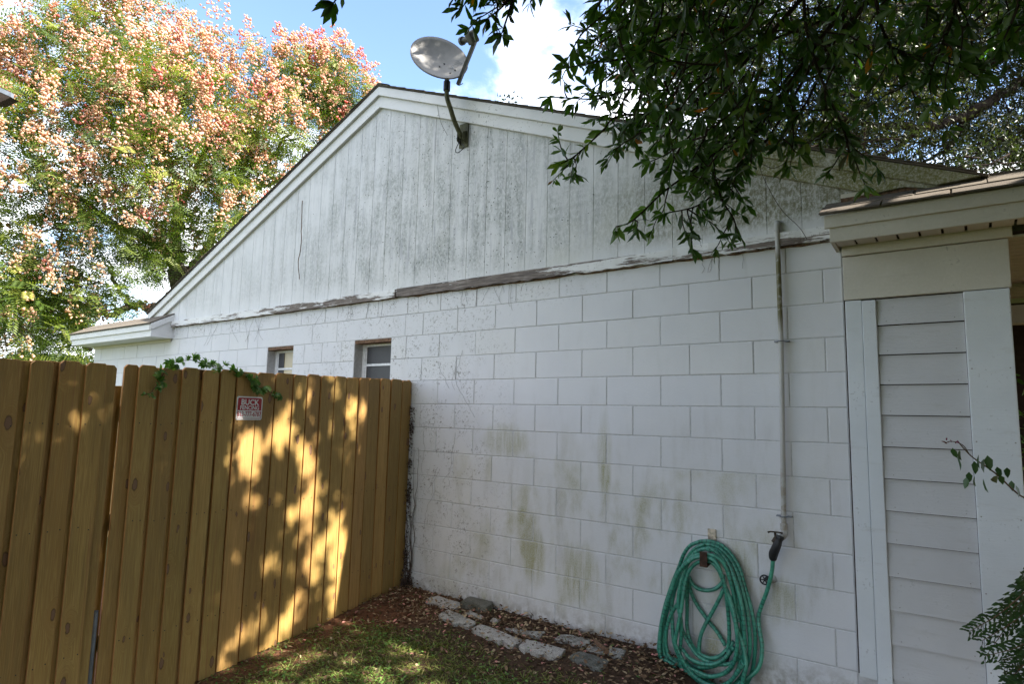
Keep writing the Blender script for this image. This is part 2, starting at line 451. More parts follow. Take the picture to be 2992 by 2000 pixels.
def mat_hose():
    m, t, b = new_mat('green_hose_rubber'); p = t.pos(); a = t.attr('along')
    n = t.noise(p, 25, 4, .6)
    col = t.mix(t.mr(n, .3, .7), (.025, .175, .125), (.06, .30, .205))
    rings = t.math('MULTIPLY', t.mr(t.math('SINE', t.math('MULTIPLY', a, 230.)), .2, .95), t.mr(t.noise(p, 9, 3), .38, .6))
    col = t.mix(t.math('MULTIPLY', rings, .75), col, (.012, .07, .055))
    col = t.mix(t.math('MULTIPLY', t.mr(t.noise(p, 12, 4, .7), .52, .72), .4), col, (.02, .07, .05))
    finish(t, b, col, .36, t.bump(n, .1, .002), .5); return m


M = {}
M['block'] = mat_block()
M['siding'] = mat_siding()
M['rake'] = mat_trim('rake_paint', green=1., specks=.6)
M['band'] = mat_trim('peeling_paint', peel=1., specks=.6)
M['trim'] = mat_trim('trim_paint', (.52, .55, .58), (.64, .67, .70), specks=.3)
M['cream'] = mat_trim('cream_paint', (.53, .50, .445), (.63, .60, .535), green=.14, specks=.3)
M['lap'] = mat_trim('lap_paint', (.43, .43, .44), (.52, .52, .53), specks=.2)
M['joint'] = plain('mortar_paint', (.47, .47, .48), .8, var=.12, scale=40)
M['jamb'] = plain('jamb_paint', (.42, .42, .42), .8, var=.2, scale=14)
M['pine'] = mat_board(); M['edge'] = mat_edge()
M['shingle'] = mat_shingle()
M['dark'] = plain('shade_dark', (.035, .022, .016), .9)  # near-black colour stands for shade behind gaps and in unlit rooms
M['rotwood'] = plain('rotten_wood', (.13, .075, .045), .95, var=.5, scale=45, bump=.6)
M['metalw'] = plain('white_aluminium', (.62, .63, .65), .4, .0)
M['steel'] = plain('galvanised_steel', (.20, .22, .25), .55, .5, scale=12)
M['ground'] = mat_ground()
M['hose'] = mat_hose()
M['black'] = plain('black_rubber', (.016, .017, .020), .5, spec=.4)

# ------------------------------------------------------------------ ground
def axis(lo, hi, mid0, mid1, step):
    a = list(np.arange(mid0, mid1+1e-6, step)); d = step; x = mid0
    left = []
    while x > lo: d *= 1.35; x -= d; left.append(max(x, lo))
    d = step; x = mid1; right = []
    while x < hi: d *= 1.35; x += d; right.append(min(x, hi))
    return np.array(left[::-1]+a+right)


gx = axis(-300, 300, -3.2, 2.4, .035); gy = axis(-300, 300, -3.4, .25, .035)
X, Y = np.meshgrid(gx, gy)
rough_ = .006*np.sin(23*X+5*np.sin(11*Y))*np.sin(19*Y+4*np.sin(13*X))+.004*np.sin(51*X+3*Y)*np.sin(47*Y-9*X)
Z = ground_z(X, Y)+np.where((np.abs(X) < 4) & (np.abs(Y) < 4), rough_, 0)
Z = np.where(Y > .35, -.03, Z)
nv = X.shape[1]
gv = np.stack([X.ravel(), Y.ravel(), Z.ravel()], 1)
ii, jj = np.meshgrid(np.arange(len(gy)-1), np.arange(nv-1), indexing='ij')
q = (ii*nv+jj).ravel(); gf = np.stack([q, q+1, q+nv+1, q+nv], 1)
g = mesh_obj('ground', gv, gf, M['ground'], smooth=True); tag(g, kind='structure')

# ------------------------------------------------------------------ house
U = .2032; TOP = 13*U; XR = 1.12; XL = -9.22
HL = Vector((-4.0, 0, 0))
house = thing('house', HL, 'white house with gable wall of painted block under stained vertical siding', 'house')


def XI(i): return i*U if i >= -12 else -12*U+(i+12)*U*.975


W1 = (-4.607, -4.14); W2 = (-3.147, -2.638)
rows = []
for L in range(14):
    par = L % 2
    ed = [i for i in range(-46, 8) if (i % 2) == par]
    xs = [XI(i) for i in ed]
    if L == 1:
        xs = [x for x in xs if x < XI(-24.5)]+[XI(-24), XI(-19), XI(-17), -2.46]+[XI(i) for i in ed if i >= -11]
    if L in (2, 3, 4):
        if L == 3: xs = [XI(i) for i in ed if i <= -25]+['W1', -3.844, -3.442, 'W2']+[XI(i) for i in ed if i >= -11]
        else: xs = [XI(i) for i in ed if i <= -24]+['W1', -3.947, -3.649, -3.346, 'W2']+[XI(i) for i in ed if i >= -12]
    flat = []
    for x in xs:
        if x == 'W1': flat += [W1[0], W1[1]]
        elif x == 'W2': flat += [W2[0], W2[1]]
        else: flat.append(x)
    flat = [x for x in flat if XL+.05 < x < XR-.05]; flat = [XL]+flat+[XR]
    rows.append(flat)

bcache = {}


def chamfer_box(wd, ht, dep=.03, c=.0034, g=.0026):
    """front face at y=0, chamfered, gap g each side"""
    k = (round(wd, 3), round(ht, 3))
    if k in bcache: return bcache[k]
    a, bq = g, c
    X0, X1, Z0, Z1 = a, wd-a, a, ht-a
    v = [(X0, bq, Z0), (X1, bq, Z0), (X1, bq, Z1), (X0, bq, Z1), (X0+bq, 0, Z0+bq), (X1-bq, 0, Z0+bq), (X1-bq, 0, Z1-bq), (X0+bq, 0, Z1-bq),
         (X0, dep, Z0), (X1, dep, Z0), (X1, dep, Z1), (X0, dep, Z1)]
    f = [(4, 5, 6, 7), (0, 1, 5, 4), (1, 2, 6, 5), (2, 3, 7, 6), (3, 0, 4, 7), (8, 9, 1, 0), (9, 10, 2, 1), (10, 11, 3, 2), (11, 8, 0, 3)]
    me = bpy.data.meshes.new('block'); me.from_pydata(v, [], f); me.materials.append(M['block']); me.update()
    bcache[k] = me; return me


for L, xs in enumerate(rows):
    z0 = TOP-(L+1)*U
    for a, bq in zip(xs[:-1], xs[1:]):
        if L in (2, 3, 4) and any(abs(a-w_[0]) < .01 and abs(bq-w_[1]) < .01 for w_ in (W1, W2)): continue
        if L >= 5 and bq < -2.75: continue
        o = bpy.data.objects.new('block', chamfer_box(bq-a, U)); COL.objects.link(o); o.parent = house
        o.location = Vector((a, random.uniform(-.0012, .0012), z0))-HL
# wall core behind the blocks (forms the joints), with window openings
mb = MB()
zb = -.2
for x0, x1, z0, z1 in ((XL, W1[0], zb, TOP), (W1[1], W2[0], zb, TOP), (W2[1], XR, zb, TOP),
                       (W1[0], W1[1], TOP-2*U, TOP), (W1[0], W1[1], zb, 1.2), (W2[0], W2[1], TOP-2*U, TOP), (W2[0], W2[1], zb, 1.2)):
    mb.box(x0, x1, .0036, .2, z0, z1)
mb.build('block_wall', M['joint'], house)
# dark room behind the windows
mb = MB()
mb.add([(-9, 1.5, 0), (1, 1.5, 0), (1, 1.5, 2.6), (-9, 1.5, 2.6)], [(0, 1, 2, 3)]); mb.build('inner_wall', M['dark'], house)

# windows
glass_dark = mat_glass('dusty_dark_glass', (.045, .045, .05), .6); glass_cream = mat_glass('curtained_glass', (.52, .44, .29))
M['jambdark'] = plain('shaded_jamb_paint', (.36, .36, .37), .8, var=.25, scale=9)
for wi, (xa, xb) in enumerate((W1, W2)):
    mb = MB(); top = TOP-2*U; y0 = .1
    mb.box(xa+.002, xa+.045, y0, y0+.05, 1.2, top-.03); mb.box(xb-.03, xb-.002, y0, y0+.05, 1.2, top-.03)
    mb.box(xa+.045, xb-.03, y0+.002, y0+.05, top-.055, top-.032)
    win = mb.build('window', M['metalw'], house)
    tag(win, 'aluminium window with cream blind behind the pane' if wi == 0 else 'aluminium window with dark dusty panes')
    mb = MB(); mb.box(xa, xb, .004, y0+.06, top-.032, top+.002); mb.build('head_board', M['rotwood'], win)
    mb = MB()
    for zc in (2.0, 1.76, 1.52): mb.box(xa+.045, xb-.03, y0+.004, y0+.022, zc-.011, zc+.011)
    mb.box(xa+.045, xa+.06, y0+.006, y0+.03, 1.2, top-.056); mb.build('sash', M['metalw'], win)
    zs = [top-.056, 2.0, 1.76, 1.52, 1.28]
    for k in range(4):
        mb = MB(); mb.box(xa+.06, xb-.031, y0+.012, y0+.016, zs[k+1]+.0115, zs[k]-(.0115 if k else 0))
        mb.build('pane', glass_cream if (wi == 0) else glass_dark, win)
    if wi == 0:
        mb = MB(); mb.box(xa+.06, xa+.16, y0+.006, y0+.010, 1.2, top-.06); mb.build('dark_pane_strip', glass_dark, win)

# vertical grooved siding planks under the gable
AP = np.array([-2.905, 4.62]); RS = .409; LS = .43       # inner apex (under rake boards)
def under(x, dz=0.): return (AP[1]-RS*(x-AP[0]) if x > AP[0] else AP[1]+LS*(x-AP[0]))+dz
P0 = -1.747; PW = .2048
k = -29
while True:
    a = P0+k*PW; bq = a+PW; k += 1
    if a > 1.9: break
    lo = 2.655; seam = ((k-1) % 6 == 0)
    gpp = .0034 if seam else .0016
    a2, b2 = max(a+gpp, -7.2), min(bq-gpp, 1.8)
    if b2-a2 < .02: continue
    za, zb2 = under(a2), under(b2)
    if max(za, zb2) < lo+.01: continue
    za, zb2 = max(za, lo+.002), max(zb2, lo+.002)
    poly = [(a2, -.012, lo), (b2, -.012, lo), (b2, -.012, zb2)]
    if a2 < AP[0] < b2: poly.append((AP[0], -.012, under(AP[0])))
    poly.append((a2, -.012, za))
    mb = MB(); mb.prism([(x, y-.0, z) for x, y, z in poly], (0, .016, 0)); o = mb.build('siding_plank', M['siding'], house)
    # rim chamfer reads as the routed groove
    bevel(o, .001, 1)
mb = MB(); mb.prism([(-7.3, -.0092, 2.645), (1.7, -.0092, 2.645), (AP[0], -.0092, AP[1]+.02)], (0, .02, 0)); mb.build('siding_backing', M['siding'], house)
# cracks in the siding
mb = MB()
ck = catmull([on(693, 460, 1, -.012), on(691, 520, 1, -.012), on(690, 565, 1, -.012), on(684, 600, 1, -.012), on(686, 640, 1, -.012)], 5)
mb.tube(ck-[0, .001, 0]+RNG.normal(0, .0035, ck.shape)*[1, 0, 0], .005, 4); mb.build('crack', M['rotwood'], house)

# frieze band (rotten)
def wavy_board(name, x0, x1, z0, z1, y0, mat, amp=.004, n=40, notch=0.):
    xs = np.linspace(x0, x1, n); rr = np.random.default_rng(int(abs(x0)*100)+3)
    lo = z0+amp*rr.standard_normal(n).cumsum()*.35*0+amp*rr.standard_normal(n); lo = np.maximum(lo, z0-.012)
    if notch: lo = lo+notch*np.clip(np.sin(xs*7.)+np.sin(xs*17+1)-.9, 0, 1)
    yy = y0+.0015*rr.standard_normal(n)
    mb = MB(); v = []; f = []
    for i in range(n): v += [(xs[i], yy[i], lo[i]), (xs[i], yy[i], z1), (xs[i], 0.0005, z1), (xs[i], 0.0005, lo[i])]
    for i in range(n-1):
        a = i*4; bq = a+4
        f += [(a, bq, bq+1, a+1), (a+1, bq+1, bq+2, a+2), (a+3, a, a, a)[:0] or (a, a+3, bq+3, bq)]
    f += [(0, 1, 2, 3), ((n-1)*4+3, (n-1)*4+2, (n-1)*4+1, (n-1)*4)]
    mb.add(v, f); return mb.build(name, mat, house)


wavy_board('frieze_board', -6.80, -2.575, 2.602, 2.678, -.042, M['band'], .002, 60)
wavy_board('frieze_board', -2.57, .1, 2.604, 2.682, -.036, M['band'], .003, 60, .004)
wavy_board('frieze_board', .104, 1.12, 2.604, 2.688, -.040, M['band'], .004, 30, .010)
wavy_board('rotten_underlay', -6.7, 1.1, 2.596, 2.603, -.012, M['rotwood'], .003, 120, .003)

# rake boards: two layers each side
def rake(name, zoff, h, y0, y1, side, mat, cut):
    A = np.array([-2.905, 4.748+zoff]); s = RS if side > 0 else LS
    if side > 0: E = np.array([cut, A[1]-s*(cut-A[0])])
    else: E = np.array([cut, A[1]+s*(cut-A[0])])
    poly = [(A[0], y0, A[1]), (E[0], y0, E[1]), (E[0], y0, E[1]-h), (A[0], y0, A[1]-h)]
    if side > 0 and name == 'rake_board': poly = [poly[0], poly[1], (E[0]-.19, y0, E[1]+s*.19-h), poly[3]]
    mb = MB(); mb.prism(poly, (0, y1-y0, 0)); return bevel(mb.build(name, mat, house), .002, 1)


rake('rake_board', 0, .088, -.072, -.001, 1, M['rake'], 1.79)
rake('rake_board', 0, .088, -.072, -.001, -1, M['rake'], -7.40)
def lower_rake(side):
    A = np.array([-2.905, 4.66]); h = .115
    if side > 0:
        e1 = 1.44; z1 = A[1]-RS*(e1-A[0]); e2 = 1.30; z2 = A[1]-h-RS*(e2-A[0])
        poly = [(A[0], -.045, A[1]), (1.72, -.045, A[1]-RS*(1.72-A[0])), (1.45, -.045, 2.845), (e2, -.045, 2.835), (A[0], -.045, A[1]-h)]
    else:
        poly = [(A[0], -.045, A[1]), (-7.35, -.045, A[1]+LS*(-7.35-A[0])), (-7.2, -.045, A[1]-h+LS*(-7.2-A[0])), (A[0], -.045, A[1]-h)]
        poly = poly[::1]
    mb = MB(); mb.prism(poly, (0, .044, 0)); return bevel(mb.build('rake_trim', M['rake'], house), .002, 1)
lower_rake(1); lower_rake(-1)

# main roof: two slopes with shingle courses at the rake edge
def slope(x0, z0, x1, z1, y0, y1, th, name, courses=0, lift=.0):
    """sheet from (x0,z0) ridge to (x1,z1) eave"""
    d = np.array([x1-x0, z1-z0]); ln = np.hypot(*d); d /= ln; n = np.array([-d[1], d[0]])
    if n[1] < 0: n = -n
    mb = MB(); p = [(x0, z0), (x1, z1), (x1+n[0]*th, z1+n[1]*th), (x0+n[0]*th, z0+n[1]*th)]
    mb.prism([(a, y0, c) for a, c in p], (0, y1-y0, 0)); deck = mb.build(name, M['shingle'], house)
    if courses:
        m = int(ln/.14)
        for i in range(m):
            a = i*.14; c = a+.15
            sx, sz = x0+d[0]*a+n[0]*(th+.0005), z0+d[1]*a+n[1]*(th+.0005); ex, ez = x0+d[0]*c+n[0]*(th+.005), z0+d[1]*c+n[1]*(th+.005)
            j = random.uniform(-.006, .006); mb = MB()
            mb.prism([(sx, y0-.012+j, sz), (ex, y0-.012+j, ez), (ex+n[0]*.005, y0-.012+j, ez+n[1]*.005), (sx+n[0]*.004, y0-.012+j, sz+n[1]*.004)], (0, y1-y0, 0))
            mb.build('shingle_course', M['shingle'], deck)
    return deck


slope(-2.905, 4.752, 1.82, 4.752-RS*4.725, -.082, 7, .007, 'roof', 1)
slope(-2.905, 4.752, -7.42, 4.752-LS*4.515, -.082, 7, .007, 'roof', 1)
mb = MB(); mb.prism([(-3.05, -.085, 4.715), (-2.9, -.085, 4.785), (-2.75, -.085, 4.72), (-2.9, -.085, 4.772)], (0, 7, 0)); mb.build('ridge_cap', M['shingle'], house)

# left eave return: boxed cornice with short skirt roof
cr = (-6.8, -9.33)
mb = MB(); mb.box(cr[1], cr[0], -.28, -.001, 2.452, 2.56); bevel(mb.build('cornice_box', M['rake'], house), .003)
mb = MB(); mb.prism([(cr[0]+.002, -.282, 2.453), (cr[0]+.002, -.282, 2.607), (cr[0]+.002, -.001, 2.762), (cr[0]+.002, -.001, 2.453)], (.02, 0, 0))
mb.build('cornice_return', M['rake'], house)
mb = MB(); mb.box(cr[1]-.02, cr[0]+.002, -.30, -.281, 2.535, 2.612); bevel(mb.build('eave_fascia', M['rake'], house), .002)
mb = MB(); mb.prism([(cr[0]+.023, -.30, 2.535), (cr[0]+.023, -.30, 2.614), (cr[0]+.023, -.001, 2.778), (cr[0]+.023, -.001, 2.70)], (.012, 0, 0)); bevel(mb.build('eave_fascia', M['rake'], house), .002)
mb = MB(); mb.box(cr[1]+.1, cr[0]-.02, -.02, -.0025, 2.415, 2.45); mb.build('cornice_moulding', M['cream'], house)
mb = MB()
mb.prism([(cr[0]+.03, -.312, 2.608), (cr[0]+.03, -.312, 2.618), (cr[0]+.03, -.002, 2.785), (cr[0]+.03, -.002, 2.772)], (cr[1]-cr[0]-.06, 0, 0))
sk = mb.build('skirt_roof', M['shingle'], house)
for i in range(3):
    a = -.318+i*.1; mb = MB(); z = 2.616+(a+.318)*.54
    mb.prism([(cr[0]+.034, a, z+.004), (cr[0]+.034, a, z+.012), (cr[0]+.034, a+.12, z+.072), (cr[0]+.034, a+.12, z+.066)], (cr[1]-cr[0]-.07, 0, 0))
    mb.build('shingle_course', M['shingle'], sk)
# low pitched end roofs
slope(-7.40, 2.80, -9.40, 2.62, -.001, 7, .012, 'back_porch_roof', 0)
mb = MB(); mb.box(-9.36, -9.22, .0, 7, 2.45, 2.60); mb.build('eave_fascia', M['rake'], house)
mb = MB(); mb.box(-9.21, -9.0, .21, 7, -.2, 2.6); mb.build('back_wall', M['block'], house)

# right cornice over the porch end
mb = MB(); mb.box(1.066, 4.6, -.205, -.185, 2.626, 2.70); bevel(mb.build('eave_fascia', M['cream'], house), .003)
mb = MB(); mb.box(1.09, 4.6, -.192, -.172, 2.545, 2.632); bevel(mb.build('eave_fascia', M['cream'], house), .003)
mb = MB(); mb.prism([(1.092, -.172, 2.546), (1.092, -.172, 2.64), (1.092, -.002, 2.76), (1.092, -.002, 2.53)], (.02, 0, 0)); mb.build('cornice_return', M['cream'], house)
x = 1.115; pitch_ = .1005
while x < 4.5:
    mb = MB(); mb.box(x, x+pitch_-.012, -.171, -.052, 2.548, 2.556); mb.build('soffit_board', M['cream'], house); x += pitch_
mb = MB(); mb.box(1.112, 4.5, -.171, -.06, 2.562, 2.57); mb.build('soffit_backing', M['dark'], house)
mb = MB()
mb.prism([(1.05, -.222, 2.698), (1.05, -.222, 2.706), (1.05, .0, 2.835), (1.05, .0, 2.825)], (3.6, 0, 0)); sk = mb.build('skirt_roof', M['shingle'], house)
x = 1.045; i = 0
while x < 4.5:
    for rr_ in range(2):
        xx = x+.15*rr_; a = -.232+rr_*.085; z = 2.704+(a+.222)*.59; wd = .30+random.uniform(-.01, .01); dz = random.uniform(0, .005)
        mb = MB(); mb.prism([(xx, a, z+.003), (xx, a, z+.011+dz), (xx, a+.14, z+.088), (xx, a+.14, z+.082)], (wd, 0, 0)); mb.build('shingle', M['shingle'], sk)
    x += .31
mb = MB(); mb.box(1.13, 1.7, -.03, -.013, 2.80, 2.842); mb.build('flashing', M['rotwood'], house)
mb = MB(); mb.box(1.13, 1.62, -.024, -.013, 2.843, 2.868); mb.build('ledger_strip', M['cream'], house)
slope(1.79, 2.842, 5.0, 2.74, -.001, 7, .014, 'porch_roof', 0)

# enclosed porch end: header, trims, lap boards
mb = MB(); mb.box(1.121, 1.876, .002, .2, -.2, 2.6); mb.build('porch_wall', M['dark'], house)  # backing coloured dark so the lap gaps show as shadow lines
mb = MB(); mb.box(1.121, 1.285, -.008, .001, -.15, .2); mb.build('plinth', M['joint'], house)
mb = MB(); mb.box(1.126, 1.882, -.03, .001, 2.238, 2.49); bevel(mb.build('header_board', M['cream'], house), .003)
mb = MB(); mb.box(1.126, 1.90, -.045, .001, 2.493, 2.556); bevel(mb.build('header_trim', M['cream'], house), .003)
mb = MB(); mb.box(1.13, 1.213, -.026, .001, .19, 2.234); bevel(mb.build('corner_trim', M['trim'], house), .004)
mb = MB(); mb.box(1.2145, 1.284, -.031, .001, .165, 2.228); bevel(mb.build('corner_trim', M['trim'], house), .004)
mb = MB(); mb.box(1.682, 1.874, -.034, .22, -.1, 2.234); bevel(mb.build('porch_post', M['trim'], house), .005)
edges = [2.236, 2.084, 1.919, 1.755, 1.588, 1.418, 1.247, 1.077, .907, .735, .562, .39, .215, .04]
for zt, zl in zip(edges[:-1], edges[1:]):
    mb = MB(); xa, xb = 1.285, 1.68
    mb.prism([(xa, -.006, zt-.0045), (xa, -.022, zl), (xa, -.006, zl+.002)], (xb-xa, 0, 0)); mb.build('lap_board', M['lap'], house)
mb = MB()
for zt in edges[1:]:
    for xx in (1.33, 1.64): mb.tube([(xx, -.0225, zt+.02), (xx, -.0185, zt+.02)], .003, 6)
for zz_ in np.arange(.35, 2.2, .37):
    for xx in (1.70, 1.855): mb.tube([(xx, -.0355, zz_), (xx, -.033, zz_)], .004, 6)
tag(mb.build('nail_head', plain('nail_paint', (.30, .29, .28), .6), house), kind='stuff')
# porch beyond the post
mb = MB()
for i in range(22):
    y = .0+i*.09; mb = MB(); mb.box(1.885, 4.5, y+.003, y+.086, 2.50, 2.512); mb.build('porch_ceiling_board', M['cream'], house)
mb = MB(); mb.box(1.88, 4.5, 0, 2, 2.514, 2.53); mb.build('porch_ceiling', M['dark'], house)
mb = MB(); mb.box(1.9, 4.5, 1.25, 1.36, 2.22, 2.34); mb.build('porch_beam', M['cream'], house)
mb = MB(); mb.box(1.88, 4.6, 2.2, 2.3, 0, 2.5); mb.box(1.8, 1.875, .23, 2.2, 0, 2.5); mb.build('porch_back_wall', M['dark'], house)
mb = MB(); mb.box(2.25, 2.31, 1.9, 1.95, 1.9, 2.5); mb.build('porch_brace', M['rotwood'], house)
mb = MB(); mb.box(4.4, 4.55, -.03, .12, 0, 2.5); mb.build('porch_post', M['trim'], house)

# ------------------------------------------------------------------ fence
FA = np.array([-2.37, -.005]); FB = np.array([-2.10, -2.0]); fd = (FB-FA)/np.linalg.norm(FB-FA); fn = np.array([-fd[1], fd[0]])
def FP(s, off=0., z=0.): return np.array([FA[0]+fd[0]*s+fn[0]*off, FA[1]+fd[1]*s+fn[1]*off, z])
def ftop(s): return 1.835-.028*s
def fbot(s):
    p = FP(s, 0); return float(ground_z(p[0], p[1]))-.012


def board(s0, s1, off, parent, drop=0.):
    """dog-eared picket; local x = outward, y = across, z = up"""
    wd = s1-s0; sm = (s0+s1)/2; zt = ftop(sm)+random.uniform(-.006, .006)-drop; z0 = fbot(sm)+(.02 if s0 > 1.2 else 0); h = zt-z0; e = .017; th = .016
    yz = [(-wd/2, 0), (wd/2, 0), (wd/2, h-e), (wd/2-e*.9, h), (-wd/2+e*.9, h), (-wd/2, h-e)]
    v = [(th/2, y, z) for y, z in yz]+[(-th/2, y, z) for y, z in yz]; n = 6
    f = [tuple(range(n)), tuple(range(2*n-1, n-1, -1))]+[(i, n+i, n+(i+1) % n, (i+1) % n) for i in range(n)]
    me = bpy.data.meshes.new('board'); me.from_pydata(v, [], f); me.materials.append(M['pine']); me.materials.append(M['edge'])
    me.polygons.foreach_set('material_index', [0, 0]+[1]*n); me.update()
    o = bpy.data.objects.new('board', me); COL.objects.link(o); o.parent = parent
    o.location = Vector(FP(sm, off, z0))-ROOT[parent.name]
    o.rotation_euler = (random.uniform(-.0025, .0025), random.uniform(-.003, .003), math.atan2(fn[1], fn[0])+random.uniform(-.006, .006))
    bevel(o, .0015, 1); return o


fence = thing('wood_fence', FP(1.2, 0, 0), 'new pine privacy fence section meeting the white block wall and carrying the red sign', 'fence')
gate = thing('wood_fence', FP(3.2, 0, 0), 'new pine privacy fence section at left edge of photo, left of the narrow gap', 'fence')
fronts = [(0.012, .125), (.15, .275), (.30, .405), (.43, .545), (.57, .665), (.69, .805), (.83, .935), (.96, 1.075), (1.10, 1.205), (1.23, 1.335),
          (1.36, 1.49), (1.515, 1.64), (1.665, 1.795), (1.825, 1.93), (1.955, 2.06), (2.085, 2.19), (2.215, 2.32), (2.345, 2.445)]
OFF = .022
fronts = [(a, (fronts[i+1][0]-.011 if (i < len(fronts)-1 and a < 1.8) else c)) for i, (a, c) in enumerate(fronts)]
for a, c in fronts: board(a, c, OFF, fence)
bk = [(-.03+fronts[0][0], .045)]+[((fronts[i][1]+fronts[i+1][0])/2-.05, (fronts[i][1]+fronts[i+1][0])/2+.05) for i in range(len(fronts)-1)]
bk[0] = (0.004, .05)
for a, c in bk: board(a, c, OFF-.0175, fence, .004)
board(2.435, 2.515, OFF-.019, fence, -.002)
gf_ = [(2.615, 2.72), (2.75, 2.85), (2.88, 2.978), (3.01, 3.12), (3.15, 3.26), (3.29, 3.40), (3.43, 3.54), (3.57, 3.68)]
for a, c in gf_: board(a, c, OFF, gate)
board(2.558, 2.64, OFF-.019, gate, .002)
for i in range(len(gf_)-1):
    m_ = (gf_[i][1]+gf_[i+1][0])/2; board(m_-.05, m_+.05, OFF-.019, gate, .004)
def rails(parent, s0, s1):
    for zr in (.3, .92, 1.5):
        mb = MB(); c = FP((s0+s1)/2, OFF-.055, zr); mb.obox(c, np.append(fd, 0)*(s1-s0)/2, np.append(fn, 0)*.019, (0, 0, .042)); mb.build('rail', M['pine'], parent)
rails(fence, .03, 2.50); rails(gate, 2.58, 3.7)
def nails(parent, boards):
    mb = MB(); rg = random.Random(3)
    for a, c in boards:
        for zr in (.3, .92, 1.5):
            for sx in (a+.022, c-.022):
                p = FP(sx+rg.uniform(-.008, .008), OFF+.0092, zr+rg.uniform(-.012, .012)+(-.02*sx if zr > 1 else 0))
                ang = np.linspace(0, 2*np.pi, 6, endpoint=False)
                mb.prism([p+.0032*(math.cos(q)*np.append(fd, 0)+math.sin(q)*np.array([0, 0, 1.])) for q in ang], np.append(fn, 0)*.0012)
    tag(mb.build('nail', plain('nail_steel', (.04, .045, .045), .5, .6), parent), kind='stuff')
nails(fence, fronts); nails(gate, gf_)
post = thing('fence_post', FP(2.537, -.05, 0), 'narrow timber post with grey steel foot seen in gap between the two fence sections', 'post')
mb = MB(); mb.obox(FP(2.545, -.06, .8), np.append(fd, 0)*.04, np.append(fn, 0)*.03, (0, 0, .85)); mb.build('timber', M['pine'], post)
mb = MB(); mb.tube([FP(2.54, -.012, -.3), FP(2.54, -.012, .48)], .014, 12); mb.build('steel_foot', M['steel'], post)
# little bit of another fence farther back, seen through the gap
bf = thing('back_fence', (-6.6, -.6, 0), 'short stretch of pine fence far behind, glimpsed through the gap', 'fence')
for i in range(9):
    mb = MB(); x = -7.0+i*.15; mb.box(x, x+.14, -.62, -.604, 0, 1.80); mb.build('board', M['pine'], bf)

# sign
SG = FP(1.715, OFF+.0145, 1.549)
sign = thing('fence_sign', SG, 'small red and white metal sign reading BUCK FENCING screwed to the pine fence', 'sign')
e1 = np.append(-fd, 0); e3 = np.array([0, 0, 1.]); e2 = np.append(fn, 0)
M['signw'] = plain('sign_white', (.70, .70, .72), .35, var=.03, bump=.02); M['signr'] = plain('sign_red', (.36, .015, .03), .35, var=.05, bump=.02)
def rrect(wd, ht, r, off, n=5, cx=0., cz=0.):
    pts = []
    for k, (sx, sz) in enumerate(((1, 1), (-1, 1), (-1, -1), (1, -1))):
        for a in np.linspace(0, math.pi/2, n):
            q = a+k*math.pi/2; pts.append((cx+sx*(wd/2-r)+r*math.cos(q), cz+sz*(ht/2-r)+r*math.sin(q)))
    return [SG+e1*x+e3*z+e2*off for x, z in pts]
mb = MB(); mb.prism(rrect(.200, .151, .012, -.001), e2*.0022); bevel(mb.build('plate', M['signw'], sign), .0004, 1)
def ring(out, inn):
    mb = MB(); n = len(out); mb.add(list(out)+list(inn), [(i, (i+1) % n, n+(i+1) % n, n+i) for i in range(n)]); return mb
ring(rrect(.184, .134, .012, .0016), rrect(.179, .129, .010, .0016)).build('red_border', M['signr'], sign)
top = rrect(.181, .131, .010, .0019); pr = [p for p in top if (p-SG)@e3 > 0]
# red upper field
fld = [p for p in top if (p-SG)@e3 > .0]
fld = fld+[SG-e1*.0905-e3*.014+e2*.0019, SG+e1*.0905-e3*.014+e2*.0019]
mb = MB(); mb.add(fld, [tuple(range(len(fld)))]); mb.build('red_field', M['signr'], sign)


def text(body, size, cx, cz, mat, sx=1., off=.0024, parent=sign, org=None, ex=None, ez=None, en=None, bold=.012, name='lettering', depth=0.):
    cu = bpy.data.curves.new(name, 'FONT'); cu.body = body; cu.size = size; cu.align_x = 'CENTER'; cu.align_y = 'CENTER'; cu.offset = bold*size; cu.resolution_u = 3
    o = bpy.data.objects.new(name, cu); COL.objects.link(o); dg = bpy.context.evaluated_depsgraph_get()
    me = bpy.data.meshes.new_from_object(o.evaluated_get(dg)); bpy.data.objects.remove(o)
    org = SG if org is None else org; ex = e1 if ex is None else ex; ez = e3 if ez is None else ez; en = e2 if en is None else en
    vs = np.array([v.co for v in me.vertices]); f = [tuple(p.vertices) for p in me.polygons]
    P = org+np.outer(vs[:, 0]*sx+cx, ex)+np.outer(vs[:, 1]+cz, ez)+en*off
    return P, f


for body, size, cx, cz, mt, sx, bo in (('BUCK', .050, 0, .037, 'signw', 1.05, .026), ('FENCING', .036, 0, .002, 'signw', .98, .022), ('813-777-6787', .044, 0, -.039, 'signr', .74, .014)):
    P, f = text(body, size, cx, cz, None, sx, bold=bo); mesh_obj('lettering', P, f, M[mt], sign)
mb = MB()
for sx in (-1, 1):
    for sz in (-1, 1):
        c = SG+e1*sx*.093+e3*sz*.068+e2*.0015; mb.tube([c, c+e2*.0015], .0022, 8)
mb.build('screw', M['steel'], sign)

